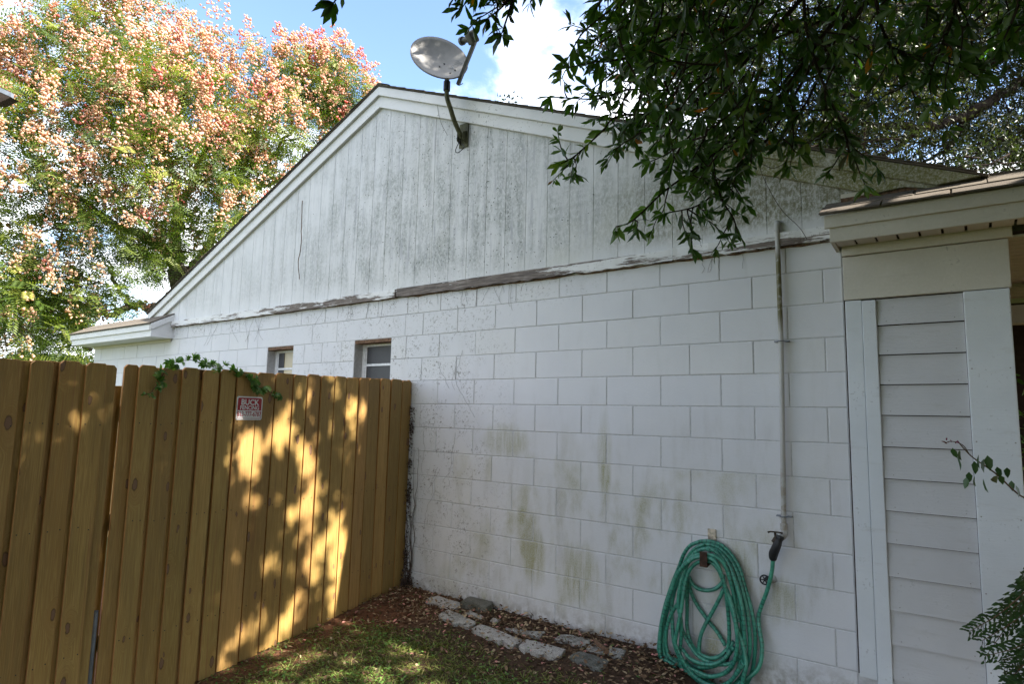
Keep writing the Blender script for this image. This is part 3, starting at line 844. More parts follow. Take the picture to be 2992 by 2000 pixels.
# ------------------------------------------------------------------ dish
DC = np.array([-1.81, -.30, 4.36])
dish = thing('satellite_dish', (-1.81, -.02, 3.95), 'old grey satellite dish on bent steel pole mounted on the gable siding', 'satellite dish')
M['dishw'] = plain('weathered_dish_paint', (.23, .225, .22), .5, var=.12, scale=9)
M['dishg'] = plain('grey_dish_arm', (.09, .09, .085), .55, var=.3, scale=25)
M['mossy'] = plain('mossy_steel', (.085, .085, .045), .8, var=.4, scale=22, bump=.3)
n_ = np.array([.7313, -.5840, .3523]); side = np.array([.2351, .7008, .6735]); upd = np.array([-.6402, -.4097, .6498])
dish_c = np.array([-1.797, -.38, 4.530])
mb = MB(); R_, RU = .235, .255; rings = 10; seg = 40; v = []; f = []
for layer, dz in ((0, 0.), (1, -.008)):
    for i in range(rings+1):
        rr_ = i/rings
        for j in range(seg):
            a = 2*math.pi*j/seg; x_ = rr_*R_*math.cos(a); y_ = rr_*RU*math.sin(a)
            v.append(dish_c+side*x_+upd*y_+n_*(.055*rr_*rr_-.055+dz+(.004 if (i == rings and layer == 0) else 0)))
def vid(l, i, j): return l*(rings+1)*seg+i*seg+j % seg
for l in (0, 1):
    for i in range(rings):
        for j in range(seg):
            qd = (vid(l, i, j), vid(l, i+1, j), vid(l, i+1, j+1), vid(l, i, j+1)); f.append(qd if l == 0 else qd[::-1])
for j in range(seg): f.append((vid(0, rings, j), vid(1, rings, j), vid(1, rings, j+1), vid(0, rings, j+1)))
mb.add(v, f); refl = mb.build('reflector', M['dishw'], dish, smooth=True)
def dsurf(a, c, off=.003): rr_ = math.hypot(a/R_, c/RU); return dish_c+side*a+upd*c+n_*(.055*rr_*rr_-.055+off)
mb = MB()
for a, c in ((-.03, -.04), (.03, -.04), (-.03, -.16), (.03, -.16)): p = dsurf(a, c); mb.tube([p-n_*.002, p+n_*.003], .007, 8)
mb.build('bolt', M['black'], refl)
P, f = text('RCA', .062, 0, 0, None, 1.0, bold=.02, org=np.zeros(3), ex=np.array([1., 0, 0]), ez=np.array([0, 1., 0]), en=np.zeros(3), off=0)
PP = np.array([dsurf(.085-p[0], -.115-p[1], .0022) for p in P]); mesh_obj('faded_lettering', PP, [q[::1] for q in f], plain('faded_print', (.27, .27, .27), .6, var=.25, scale=60), refl)
mb = MB()
base = np.array([-1.81, -.04, 3.95])
pole = catmull([base+[0, -.01, 0], base+[0, -.11, .11], (-1.81, -.215, 4.165), (-1.81, -.25, 4.22), (-1.81, -.262, 4.28), (-1.81, -.262, 4.40)], 6)
mb.tube(pole, .0205, 14); mb.build('pole', M['mossy'], dish)
mb = MB(); mb.tube([(-1.81, -.262, 4.29), (-1.81, -.262, 4.37)], .03, 10); c = dish_c-upd*.09-n_*.085
mb.obox(c, side*.045, upd*.06, n_*.03); mb.build('clamp', M['black'], dish)
mb = MB(); mb.obox((-1.81, -.022, 3.98), (.05, 0, 0), (0, .004, 0), (0, 0, .11))
mb.prism([(-1.845, -.02, 4.02), (-1.845, -.075, 3.99), (-1.845, -.075, 3.92), (-1.845, -.02, 3.89)], (.005, 0, 0))
mb.prism([(-1.78, -.02, 4.02), (-1.78, -.075, 3.99), (-1.78, -.075, 3.92), (-1.78, -.02, 3.89)], (.005, 0, 0)); bevel(mb.build('wall_bracket', M['mossy'], dish), .002)
a0 = dish_c-upd*.24-n_*.10; a1 = dish_c-upd*.305+n_*.37; hc = dish_c-upd*.262+n_*.375; tip = dish_c-upd*.15+n_*.25
mb = MB(); dv = a1-a0; ln = np.linalg.norm(dv); dv /= ln; wv_ = np.cross(dv, side); mb.obox((a0+a1)/2, dv*ln/2, side*.017, wv_*.013)
bevel(mb.build('feed_arm', M['dishg'], dish), .003)
aim = tip-hc; aim /= np.linalg.norm(aim); aw = np.cross(aim, side)
mb = MB(); mb.obox(hc-aim*.01-aw*.0, aim*.035, side*.04, aw*.048); bevel(mb.build('receiver_head', M['dishg'], dish), .014, 3)
mb = MB(); mb.tube([hc+aim*.02, hc+aim*.06, hc+aim*.061, hc+aim*.10, hc+aim*.101, hc+aim*.125], [.026, .026, .02, .02, .033, .033], 16); mb.build('feed_horn', M['dishg'], dish)
mb = MB(); cb = catmull([a0, a0+[.03, -.02, -.03], a0+[.05, 0, -.01], a0+[.02, .03, .01]], 6); mb.tube(cb, .003, 6); mb.build('cable', M['black'], dish); mb = MB()
cb = catmull([base+[0, -.03, -.03], base+[-.03, -.05, -.12], base+[-.02, -.03, -.14], base+[.04, -.02, -.10], base+[.01, -.02, -.06]], 6); mb.tube(cb, .0035, 6); mb.build('cable', M['black'], dish)

# ------------------------------------------------------------------ conduit pipe, taps
M['pipe'] = None
def mat_pipe():
    m, t, b = new_mat('pipe_paint'); p = t.pos(); x, y, z = t.sep(p)
    n = t.noise(p, 18, 4, .7); col = t.mix(n, (.34, .335, .32), (.46, .455, .44))
    g = t.math('MULTIPLY', t.math('MULTIPLY', t.mr(z, 2.05, 2.2), t.mr(z, 2.62, 2.5)), t.mr(n, .3, .5)); col = t.mix(g, col, (.12, .11, .045))
    k = t.math('MULTIPLY', t.mr(z, 1.45, 1.1), t.mr(n, .42, .6)); col = t.mix(t.math('MULTIPLY', k, .7), col, (.22, .19, .13))
    finish(t, b, col, .55, t.bump(n, .2, .003), .4); return m
M['pipe'] = mat_pipe()
pipe = thing('drain_pipe', (.765, -.04, .9), 'thin white vertical pipe strapped to block wall left of the siding trim', 'pipe')
yp = -.036
pa, pb_, pc = on(1780, 512, 1, yp), on(1790, 800, 1, yp), on(1795.5, 1200, 1, yp)
mb = MB(); mb.tube([(pa[0], yp, 2.725), (pb_[0], yp, 2.0), (pc[0], yp, .93)], .0145, 14); mb.build('tube', M['pipe'], pipe)
mb = MB(); mb.tube(catmull([(pa[0], .0, 2.752), (pa[0], -.02, 2.754), (pa[0], yp, 2.745), (pa[0], yp, 2.70)], 5), .018, 14); mb.build('elbow', M['pipe'], pipe)
for zc in (2.02, .99):
    mb = MB(); a = np.linspace(math.pi, 2*math.pi, 9); xc = pc[0] if zc < 1.5 else pb_[0]
    mb.tube([(xc+.0195*math.cos(q), yp+.0195*math.sin(q), zc) for q in a], .004, 6); mb.box(xc-.042, xc-.018, yp+.004, -.001, zc-.004, zc+.004); mb.box(xc+.018, xc+.042, yp+.004, -.001, zc-.004, zc+.004)
    mb.build('strap', M['steel'], pipe)
mb = MB(); mb.tube([(pc[0], yp, .95), (pc[0], yp, .915)], .021, 12); mb.tube(catmull([(pc[0], yp, .92), (pc[0]+.002, yp-.006, .885), (.752, -.082, .868)], 5), .018, 12); mb.build('fitting', M['pipe'], pipe)

M['brass'] = plain('tarnished_brass', (.06, .045, .03), .5, .6, var=.4, scale=40)
tap = thing('garden_tap', (.742, -.09, .87), 'tarnished tap with bar handle on the end of white pipe', 'tap')
mb = MB(); mb.tube([(.752, -.082, .872), (.735, -.092, .865), (.722, -.097, .845)], [.014, .016, .014], 12); mb.build('body', M['brass'], tap)
mb = MB(); mb.tube([(.735, -.092, .87), (.733, -.094, .905)], .007, 8); mb.build('stem', M['brass'], tap)
mb = MB(); mb.tube([(.698, -.112, .902), (.712, -.102, .906), (.754, -.084, .904), (.768, -.074, .900)], [.006, .004, .004, .006], 8); mb.build('handle', M['brass'], tap)
valve = thing('wall_valve', (.66, -.03, .61), 'black wheel valve on block wall partly behind the hose', 'valve')
mb = MB(); vc_ = on(1752, 1330, 1, -.05); aa = np.linspace(0, 2*np.pi, 19)
mb.tube([vc_+[.026*math.cos(q), 0, .026*math.sin(q)] for q in aa], .0045, 6, False)
for q in np.linspace(0, math.pi, 3, endpoint=False): mb.tube([vc_-[.024*math.cos(q), 0, .024*math.sin(q)], vc_+[.024*math.cos(q), 0, .024*math.sin(q)]], .003, 5)
mb.build('wheel', M['black'], valve)
mb = MB(); mb.tube([(vc_[0]+.004, 0, vc_[2]+.004), vc_], [.012, .009], 10); mb.tube([vc_+[.014, .012, -.01], vc_+[.02, -.004, -.045]], .011, 10); mb.build('body', M['black'], valve)
mb = MB(); c = np.array([vc_[0]+.03, -.004, vc_[2]+.002]); mb.tube([c+[0, .003, 0], c], [.026, .022], 14); mb.build('flange', M['pipe'], valve)

# ------------------------------------------------------------------ hose hanger and hose
hang = thing('hose_hanger', (.33, 0, .7), 'rusty metal hanger screwed to the block wall holding the green hose', 'hanger')
M['rust'] = plain('rusted_steel', (.055, .028, .018), .85, .2, var=.5, scale=35, bump=.5)
M['rustw'] = plain('rust_stained_white', (.42, .36, .28), .7, var=.5, scale=32, bump=.4)
p0 = on(1623, 1212, 1, -.004); p1 = on(1640, 1244, 1, -.004)
mb = MB(); mb.box(p0[0]-.003, p1[0]+.002, -.012, -.001, p1[2]-.03, p0[2]); bevel(mb.build('back_plate', M['rustw'], hang), .002)
q0 = on(1603, 1264, 1, -.15); q1 = on(1621, 1302, 1, -.15)
mb = MB(); mb.box(q0[0], q1[0], -.156, -.149, q1[2], q0[2]); bevel(mb.build('lip', M['rust'], hang), .002)
mb = MB(); mb.prism([(q0[0]+.003, -.15, q1[2]+.012), (q0[0]+.003, -.15, q1[2]), (q0[0]+.003, -.002, q1[2]+.016), (q0[0]+.003, -.002, q1[2]+.03)], (q1[0]-q0[0]-.006, 0, 0)); mb.build('arm', M['rust'], hang)

hose = thing('garden_hose', (.33, -.08, .1), 'long green rubber garden hose coiled in loops on the wall hanger and reaching the tap', 'hose')
def H(x, y, yy):        # survey points of the hose close-up
    return on((1880+x/3.136)/PX, (1500+y/3.136)/PX, 1, -yy)
strands = [
 # (depth, points) outer loop first
 (.055, [(520, 262), (430, 300), (370, 380), (325, 500), (265, 650), (205, 830), (165, 1010), (145, 1180), (140, 1350), (165, 1480), (240, 1590), (380, 1680), (560, 1720), (740, 1710), (890, 1640), (980, 1500), (1015, 1350), (1025, 1150), (1010, 1000), (980, 850), (930, 680), (880, 510), (810, 390), (720, 300), (610, 262), (520, 262)]),
 (.075, [(560, 290), (470, 330), (400, 420), (350, 520), (300, 640), (270, 760), (225, 880), (190, 1020), (180, 1180), (195, 1310), (250, 1420), (340, 1510), (460, 1590), (620, 1640), (780, 1610), (900, 1500), (960, 1360), (975, 1200), (965, 1020), (940, 850), (890, 640), (830, 480), (740, 360), (650, 300), (560, 290)]),
 (.095, [(600, 320), (500, 345), (420, 430), (380, 540), (350, 660), (330, 800), (270, 900), (225, 1010), (205, 1150), (225, 1290), (300, 1400), (400, 1480), (500, 1560), (640, 1600), (780, 1560), (860, 1450), (900, 1300), (905, 1120), (890, 960), (850, 790), (800, 620), (740, 470), (680, 370), (600, 320)]),
 (.118, [(560, 402), (470, 415), (380, 480), (310, 570), (250, 740), (195, 900), (160, 1060), (150, 1250), (160, 1400), (200, 1500), (300, 1600)]),
 (.122, [(560, 440), (480, 465), (420, 530), (385, 640), (365, 760), (345, 900), (320, 1030), (290, 1190), (320, 1300), (400, 1400), (500, 1460), (620, 1500), (740, 1470), (830, 1370), (860, 1200), (850, 1050), (830, 930), (790, 780), (740, 650), (690, 530), (630, 460), (560, 440)]),
 (.105, [(560, 375), (470, 390), (405, 470), (355, 590), (330, 700), (320, 850), (345, 1000), (345, 1160), (330, 1320), (360, 1450), (430, 1560), (520, 1650)]),
 (.085, [(620, 350), (560, 330), (470, 370), (400, 460), (340, 580), (290, 700), (260, 850), (265, 1010), (280, 1180), (330, 1330), (410, 1420), (520, 1490), (660, 1500), (790, 1440), (850, 1300), (860, 1150), (850, 1000), (830, 870), (790, 760)]),
 (.125, [(560, 412), (640, 430), (690, 500), (730, 620), (760, 740), (800, 850), (830, 960), (870, 1090), (910, 1200), (935, 1330), (940, 1420), (920, 1500), (900, 1620)]),
 (.115, [(560, 380), (660, 400), (740, 470), (790, 600), (830, 760), (850, 900), (880, 1000)]),
 (.100, [(590, 322), (680, 350), (760, 430), (820, 560), (870, 720), (910, 900), (925, 1100), (930, 1250), (900, 1380), (850, 1470)]),
 (.060, [(400, 560), (400, 700), (400, 900), (400, 1050), (430, 1180), (500, 1280), (600, 1330), (690, 1320), (760, 1260), (830, 1180)]),
 (.045, [(415, 580), (440, 640), (500, 695), (580, 712), (660, 695), (720, 640), (735, 570)]),
 (.040, [(405, 600), (440, 740), (500, 860), (600, 1000), (680, 1100), (750, 1220)]),
 (.055, [(735, 700), (690, 800), (620, 930), (560, 1040), (520, 1150), (510, 1280), (530, 1330)]),
 (.078, [(760, 760), (775, 900), (785, 1040), (785, 1180), (765, 1300), (745, 1380)]),
 (.092, [(340, 1020), (370, 1110), (430, 1220), (500, 1310), (600, 1370), (700, 1390), (800, 1380), (880, 1320), (905, 1250)]),
 (.105, [(350, 1240), (420, 1330), (520, 1380), (640, 1390), (740, 1340), (800, 1260)]),
 (.070, [(380, 1350), (430, 1400), (540, 1420), (660, 1400), (760, 1330), (830, 1230)]),
 (.130, [(290, 1200), (330, 1290), (390, 1400), (470, 1500), (580, 1570), (700, 1590), (800, 1540), (880, 1440), (920, 1380)]),
 (.090, [(330, 1300), (350, 1420), (400, 1530), (480, 1620), (600, 1690), (740, 1690), (850, 1620), (930, 1520)]),
]
def hose_tube(curve, r=.0118, n=9):
    mb = MB(); mb.tube(curve, r, n); return mb
allv, allf, along = [], [], []
def add_strand(P):
    P = catmull(P, 7)
    gzz = ground_z(P[:, 0], P[:, 1])+.013; P[:, 2] = np.maximum(P[:, 2], gzz)
    mb = hose_tube(P); b0 = len(allv); allv.extend(mb.v); allf.extend([[b0+i for i in q] for q in mb.f])
    s = np.concatenate([[0], np.cumsum(np.linalg.norm(np.diff(P, axis=0), axis=1))]); along.extend(np.repeat(s, 9).tolist())
rg = np.random.default_rng(2)
for d_, pts in strands:
    m = len(pts); ph = rg.uniform(0, 6)
    P = [H(x, y, max(.016, d_+.012*math.sin(ph+i*.7))) for i, (x, y) in enumerate(pts)]
    add_strand(P)
lead = [H(1188, 420, .075), H(1180, 520, .072), H(1160, 620, .07), H(1125, 740, .06), H(1080, 860, .05), H(1055, 960, .05), H(1065, 1080, .06), H(1085, 1200, .07), H(1083, 1330, .08), H(1050, 1430, .09), H(980, 1500, .1), H(900, 1550, .11), H(800, 1600, .11)]
add_strand(lead)
coil = mesh_obj('coil', allv, allf, M['hose'], hose, smooth=True)
at = coil.data.attributes.new('along', 'FLOAT', 'POINT'); at.data.foreach_set('value', along)
g_ = catmull([H(1255, 210, .10), H(1240, 260, .105), H(1215, 320, .10), H(1190, 380, .085), H(1188, 430, .075)], 5)
mb = MB(); rr_ = np.interp(np.linspace(0, 1, len(g_)), [0, .1, .2, .45, .75, .95, 1], [.022, .024, .019, .024, .026, .021, .018]); mb.tube(g_, rr_, 14); mb.build('hose_grip', M['black'], hose, smooth=True)
for (x, y) in ((762, 1330),):
    mb = MB(); a = H(770, 1290, .092); c = H(752, 1385, .092); mb.tube([a, (a+c)/2, c], [.0165, .0165, .014], 12); mb.build('coupling', M['black'], hose)

# ------------------------------------------------------------------ edging stones
stones = [
 ('pale scalloped edging stone, nearest the fence corner, with holes of dirt on top', 'w', .03, [(290, 335), (340, 300), (400, 288), (605, 350), (608, 378), (560, 412), (500, 400), (465, 385), (430, 388), (390, 365), (350, 362), (310, 358)]),
 ('thick dark mossy edging stone lying on top beside the wall', 'd', .085, [(612, 345), (650, 318), (700, 297), (905, 345), (912, 362), (850, 392), (800, 388), (755, 372), (715, 362), (680, 352), (640, 352)]),
 ('grey pebbled edging stone, second from the fence along the outer row', 'g', .035, [(412, 468), (450, 435), (505, 418), (600, 455), (750, 528), (745, 555), (690, 580), (640, 568), (600, 540), (550, 545), (500, 505), (450, 500)]),
 ('broken white edging piece half buried in leaves behind the outer row', 'w', .012, [(648, 445), (700, 425), (760, 455), (822, 482), (800, 505), (740, 480), (700, 470)]),
 ('small white triangular chip of edging stone in the leaves', 'w', .012, [(880, 520), (908, 493), (978, 512), (935, 542)]),
 ('long pale pebbled edging stone in the middle of the outer row', 'w', .04, [(712, 590), (790, 550), (870, 572), (1020, 630), (1172, 690), (1150, 720), (1090, 748), (1040, 740), (1000, 705), (950, 705), (900, 672), (850, 668), (800, 628), (750, 622)]),
 ('brightest pebbled edging stone with scalloped front, right end of the outer row', 'w', .04, [(1145, 752), (1175, 715), (1212, 686), (1400, 735), (1572, 780), (1540, 825), (1480, 855), (1420, 855), (1375, 820), (1320, 825), (1260, 800), (1240, 782), (1195, 785)]),
 ('thin broken edging slab among leaves, close to the wall', 'g', .02, [(1020, 585), (1080, 590), (1180, 605), (1388, 620), (1335, 682), (1290, 668), (1240, 650), (1170, 640), (1090, 612)]),
 ('flat grey edging slab close to the wall, third inner piece', 'g', .025, [(1468, 682), (1530, 645), (1660, 655), (1802, 692), (1795, 722), (1745, 748), (1690, 735), (1640, 740), (1600, 712), (1540, 715)]),
 ('small grey edging piece under the brown stick', 'g', .02, [(1762, 772), (1790, 740), (1830, 724), (1930, 780), (1925, 815), (1850, 812), (1800, 795)]),
 ('small grey broken edging piece right of the brown stick', 'g', .02, [(1955, 812), (1985, 762), (2125, 785), (2085, 852), (2010, 852)]),
 ('dark mossy scalloped edging stone nearest the camera', 'd2', .03, [(1603, 852), (1640, 820), (1705, 798), (1840, 835), (1964, 885), (1960, 915), (1890, 957), (1830, 950), (1780, 925), (1735, 895), (1680, 895), (1640, 875)]),
]
SM = {'w': mat_stone('pale_aggregate', (.50, .48, .45), (.20, .18, .165), .35), 'g': mat_stone('grey_aggregate', (.44, .43, .40), (.15, .14, .13), .4),
      'd': mat_stone('mossy_aggregate', (.17, .165, .14), (.06, .06, .05), .6), 'd2': mat_stone('dark_aggregate', (.20, .20, .18), (.06, .06, .05), .6)}
for lab, mt, hgt, pts in stones:
    hgt = hgt*.55
    z = .0
    P = []
    for x, y in pts:
        px, py = (1150+x/3.128)/PX, (1650+y/3.128)/PX; p = on(px, py, 2, .05)
        for _ in range(3): p = on(px, py, 2, float(ground_z(p[0], p[1]))+hgt)
        P.append(p)
    c = np.mean(P, axis=0); nP = len(P)
    # irregular subdivided outline
    sub = []
    for i in range(nP):
        a, bq = P[i], P[(i+1) % nP]; sub.append(a); sub.append((a+bq)/2+RNG.normal(0, .002, 3))
    n = len(sub); sub = np.array(sub); inner = c+(sub-c)*.93+[0, 0, .004]; mid = c+(sub-c)*.5+[0, 0, .005]; low = sub-[0, 0, hgt+.02]
    v = np.vstack([low, sub, inner, mid+RNG.normal(0, .0015, mid.shape), [c+[0, 0, .006]]])
    f = []
    for i in range(n):
        j = (i+1) % n; f += [(i, j, n+j, n+i), (n+i, n+j, 2*n+j, 2*n+i), (2*n+i, 2*n+j, 3*n+j, 3*n+i), (3*n+i, 3*n+j, 4*n)]
    if np.cross(sub[2]-sub[0], sub[4]-sub[0])[2] < 0: f = [q[::-1] for q in f]
    o = mesh_obj('edging_stone', v, f, SM[mt], None, origin=(c[0], c[1], c[2]-hgt)); tag(o, lab, 'edging stone', 'scalloped edging stones along the wall')

# ------------------------------------------------------------------ numpy leaf instancer
def make_instances(name, tv, tf, rot, loc, scl, var, mats, parent=None, smooth=False, fmat=None):
    tv = np.asarray(tv, float); n = len(loc); k = len(tv)
    V = np.einsum('nij,kj->nki', rot, tv)*np.asarray(scl).reshape(n, 1, -1)+np.asarray(loc)[:, None, :]
    base = np.array(ROOT[parent.name]) if parent else np.zeros(3); V = (V-base).reshape(-1, 3)
    me = bpy.data.meshes.new(name); me.vertices.add(n*k); me.vertices.foreach_set('co', V.astype(np.float32).ravel())
    ls = [len(q) for q in tf]; flat = np.concatenate([np.array(q) for q in tf]); tot = len(flat)
    idx = (np.arange(n)[:, None]*k+flat[None, :]).ravel()
    me.loops.add(n*tot); me.loops.foreach_set('vertex_index', idx.astype(np.int32))
    st = np.concatenate([[0], np.cumsum(ls)[:-1]]); starts = (np.arange(n)[:, None]*tot+st[None, :]).ravel()
    me.polygons.add(n*len(tf)); me.polygons.foreach_set('loop_start', starts.astype(np.int32))
    try: me.polygons.foreach_set('loop_total', np.tile(ls, n).astype(np.int32))
    except Exception: pass
    for m in (mats if isinstance(mats, list) else [mats]): me.materials.append(m)
    me.update(calc_edges=True)
    a = me.attributes.new('var', 'FLOAT', 'FACE'); a.data.foreach_set('value', np.repeat(var, len(tf)).astype(np.float32))
    if smooth: me.polygons.foreach_set('use_smooth', np.ones(n*len(tf), dtype=bool))
    o = bpy.data.objects.new(name, me); COL.objects.link(o)
    if parent: o.parent = parent; ROOT[o.name] = ROOT[parent.name]
    return o


def frames(d, upv):
    """rotation matrices with local x along d and z near upv"""
    d = d/np.linalg.norm(d, axis=1, keepdims=True); y = np.cross(upv, d); ny = np.linalg.norm(y, axis=1, keepdims=True); y = y/np.maximum(ny, 1e-6)
    z = np.cross(d, y); return np.stack([d, y, z], axis=2)


def rdir(n, rg, zs=1., zb=0.):
    v = rg.normal(size=(n, 3)); v[:, 2] = v[:, 2]*zs+zb; return v/np.linalg.norm(v, axis=1, keepdims=True)


# leaf templates, length 1 along x
LEAF = (np.array([(0, 0, 0), (.28, .10, .03), (.28, 0, -.01), (.28, -.10, .03), (.66, .15, .02), (.66, 0, -.03), (.66, -.15, .02), (1, 0, -.10)]),
        [(0, 2, 1), (0, 3, 2), (1, 2, 5, 4), (2, 3, 6, 5), (4, 5, 7), (5, 6, 7)])
LEAF4 = (np.array([(0, 0, 0), (.45, .2, .04), (1, 0, -.08), (.45, -.2, .04)]), [(0, 3, 2), (0, 2, 1)])
OVATE = (np.array([(0, 0, 0), (.3, .24, .03), (.7, .18, .02), (1, 0, -.1), (.7, -.18, .02), (.3, -.24, .03), (.5, 0, -.03)]),
         [(0, 6, 1), (1, 6, 2), (2, 6, 3), (3, 6, 4), (4, 6, 5), (5, 6, 0)])
def pinnate(npair, lw=.30):
    v = [(0, -.006, 0), (1, 0, -.12), (0, .006, 0)]; f = [(0, 1, 2)]
    for i in range(npair):
        x = .15+.8*i/(npair-1); dz = -.12*x
        for s in (-1, 1):
            b = len(v); l = lw*(1-.35*abs(x-.5)); v += [(x, 0, dz), (x+.06, s*l*.5, dz+.03), (x+.10, s*l, dz-.02), (x+.15*.6+.03, s*l*.45, dz)]
            f.append((b, b+1, b+2, b+3) if s < 0 else (b+3, b+2, b+1, b))
    return np.array(v), f
PINN = pinnate(6)

# ------------------------------------------------------------------ golden rain tree at left
M['bark1'] = mat_bark('grey_brown_bark', (.075, .055, .04), (.20, .165, .125))
M['bark2'] = mat_bark('oak_bark', (.018, .013, .010), (.045, .034, .027), .08)
M['gleaf'] = mat_leaf('rain_tree_leaf', [(0, (.025, .055, .008)), (.45, (.085, .135, .018)), (.85, (.23, .27, .05)), (1, (.44, .38, .09))], .5, .38)
M['pod'] = mat_leaf('rain_tree_pod', [(0, (.76, .63, .36)), (.35, (.85, .60, .42)), (.75, (.82, .47, .37)), (1, (.72, .21, .19))], .6, .4, .2, (1.1, 1., .8))
TB = on(405, 830, 0, -12.6); TB = np.array([-12.6, 2.3, 0.])
tree = thing('rain_tree', TB, 'broad tree with pink seed pods over green leaves behind left end of the house', 'tree')
rg = np.random.default_rng(11)
D0 = 14.6
def TP(x, y, d=D0): return deep(x, y, d)
limbs = []   # (points, r0, r1)
trunk_pts = catmull([TP(455, 1010, 15), TP(450, 900, 15), TP(440, 760, 15), TP(425, 680, 15), TP(408, 615, 15)], 6)
limbs = [
 ([(408, 620, 15), (370, 565, 14.8), (320, 535, 14.5), (270, 520, 14.2), (200, 470, 13.8), (120, 420, 13.4)], .16, .03),
 ([(408, 620, 15), (402, 560, 15.2), (410, 480, 15.4), (400, 400, 15.4), (350, 330, 15.2), (300, 230, 15), (280, 120, 15)], .17, .03),
 ([(430, 640, 15), (480, 560, 15.3), (520, 480, 15.6), (600, 425, 15.8), (680, 415, 16)], .12, .03),
 ([(520, 480, 15.6), (560, 380, 15.6), (600, 280, 15.6), (660, 180, 15.4), (690, 110, 15.4)], .07, .02),
 ([(404, 480, 15.4), (460, 380, 15.2), (480, 250, 15), (470, 120, 14.8)], .09, .02),
 ([(350, 330, 15.2), (240, 260, 14.6), (150, 180, 14), (90, 80, 13.8)], .08, .02),
 ([(440, 740, 15), (370, 705, 14.6), (300, 705, 14.3), (250, 720, 14), (150, 690, 13.6), (60, 690, 13.2)], .12, .03),
 ([(300, 705, 14.3), (260, 640, 14.2), (250, 600, 14)], .06, .02),
 ([(200, 800, 14), (185, 750, 13.8), (160, 715, 13.8), (100, 690, 13.5)], .11, .04),
 ([(600, 425, 15.8), (640, 330, 16), (720, 260, 16.2), (790, 220, 16.4)], .05, .015),
]
mb = MB(); mb.tube(trunk_pts, np.linspace(.42, .24, len(trunk_pts)), 12); trunk = mb.build('trunk', M['bark1'], tree, smooth=True)
for pts, ra, rb in limbs:
    P = catmull([TP(*p) for p in pts], 6); P[1:-1] += rg.normal(0, .03, (len(P)-2, 3)); mb = MB(); mb.tube(P, np.linspace(ra, rb, len(P)), 8); mb.build('limb', M['bark1'], trunk, smooth=True)
# crown lobes: (x, y on survey photo, distance, radius m)
lobes = []
for x, y, d, r in [(60, 200, 12.5, 1.15), (60, 400, 12.2, 1.5), (60, 600, 12.2, 1.4), (150, 100, 13.5, .95), (230, 170, 13, 1.5), (220, 330, 12.3, 1.5), (330, 70, 14, 1.05),
                   (380, 220, 13, 1.4), (360, 380, 12.8, 1.3), (300, 480, 12.6, 1.2), (490, 160, 14, .95), (520, 290, 13.6, 1.2), (470, 420, 13.4, 1.1), (600, 190, 14.6, 1.0), (650, 320, 14.4, 1.0),
                   (700, 220, 15, .9), (760, 200, 15.4, .75), (800, 250, 15.6, .8), (740, 330, 15, .8), (560, 440, 14.2, .9), (450, 530, 13.8, .9), (620, 420, 15, .9), (150, 520, 12, 1.1), (60, 760, 12, .9),
                   (180, 640, 12.4, 1.0), (520, 560, 15, .8), (-120, 300, 12, 1.6), (-120, 600, 12, 1.5), (100, 700, 13.5, .9), (700, 150, 15.2, .5), 
                   (140, 800, 14.5, .6), (30, 820, 14, .8), (330, 580, 14.6, .6)]:
    c = deep(x, y, d); lobes.append((c, r))
    for _ in range(3): lobes.append((c+rg.normal(0, r*.75, 3)*[1, 1, .8], r*rg.uniform(.35, .55)))
# leafy sprays
loc, dr, cl_ = [], [], []
podc = []
for c, r in lobes:
    nsp = int((35 if c[2] > 5 else 42)*r*r+6)
    dirs = rdir(nsp, rg); rad = r*(rg.uniform(.55, 1.0, nsp)**.6)
    sp = c+dirs*rad[:, None]*[1, 1, .85]
    for p, d in zip(sp, dirs):
        k = rg.integers(4, 8); out = rdir(k, rg, .6)+d*.5+[0, 0, -.1]; loc.append(np.repeat(p[None], k, 0)+rg.normal(0, .08, (k, 3))); dr.append(out)
        cl_.append(np.full(k, rg.uniform(0, .6)))
    # pods on the sunny outside
    npd = int((10*r*r+3)*(1.15 if c[2] > 5 else .5)); dd = rdir(npd*4, rg); sc_ = dd@np.array([.5, -.45, .62]); dd = dd[np.argsort(-sc_)[:npd*2]]
    dd = dd[rg.permutation(len(dd))[:int(npd*1.25)]]
    for d in dd: podc.append((c+d*r*rg.uniform(.92, 1.18)*[1, 1, .95]+[0, 0, .06], rg.uniform(0, 1)))
loc = np.concatenate(loc); dr = np.concatenate(dr); va = np.clip(np.concatenate(cl_)+rg.uniform(0, .4, len(loc)), 0, 1)
rot = frames(dr, rdir(len(loc), rg, 1, 2.)); make_instances('leaves', *PINN, rot, loc, rg.uniform(.26, .40, len(loc))[:, None]*np.ones(3), va, M['gleaf'], tree)
POD = (np.array([(0, 0, 0), (.5, .38, .28), (.5, -.38, .28), (.55, 0, -.42), (1, 0, 0)]), [(0, 2, 1), (0, 1, 3), (0, 3, 2), (4, 1, 2), (4, 3, 1), (4, 2, 3)])
loc, va, lsc = [], [], []
for c, tone in podc:
    px = to_px(c)[0]
    # panicle: upright cone of pods
    k = rg.integers(14, 46); h = rg.uniform(.2, .65); lean = rg.normal(0, .25, 3)+[0, 0, 1.0]; lean /= np.linalg.norm(lean)
    t_ = rg.uniform(0, 1, k)**.8; wr = .17*(1-t_*.7)
    p = c+lean*(t_*h)[:, None]+rdir(k, rg)*wr[:, None]; loc.append(p)
    low = np.clip((c[2]-2.5)/6, 0, 1)
    base = .25+.35*low+(.35 if tone > .88 else 0)
    va.append(np.clip(base+rg.normal(0, .12, k), 0, 1)); lsc.append(np.clip(rg.normal(.062, .017, k), .03, .11))
loc = np.concatenate(loc); va = np.concatenate(va); lsc = np.concatenate(lsc)
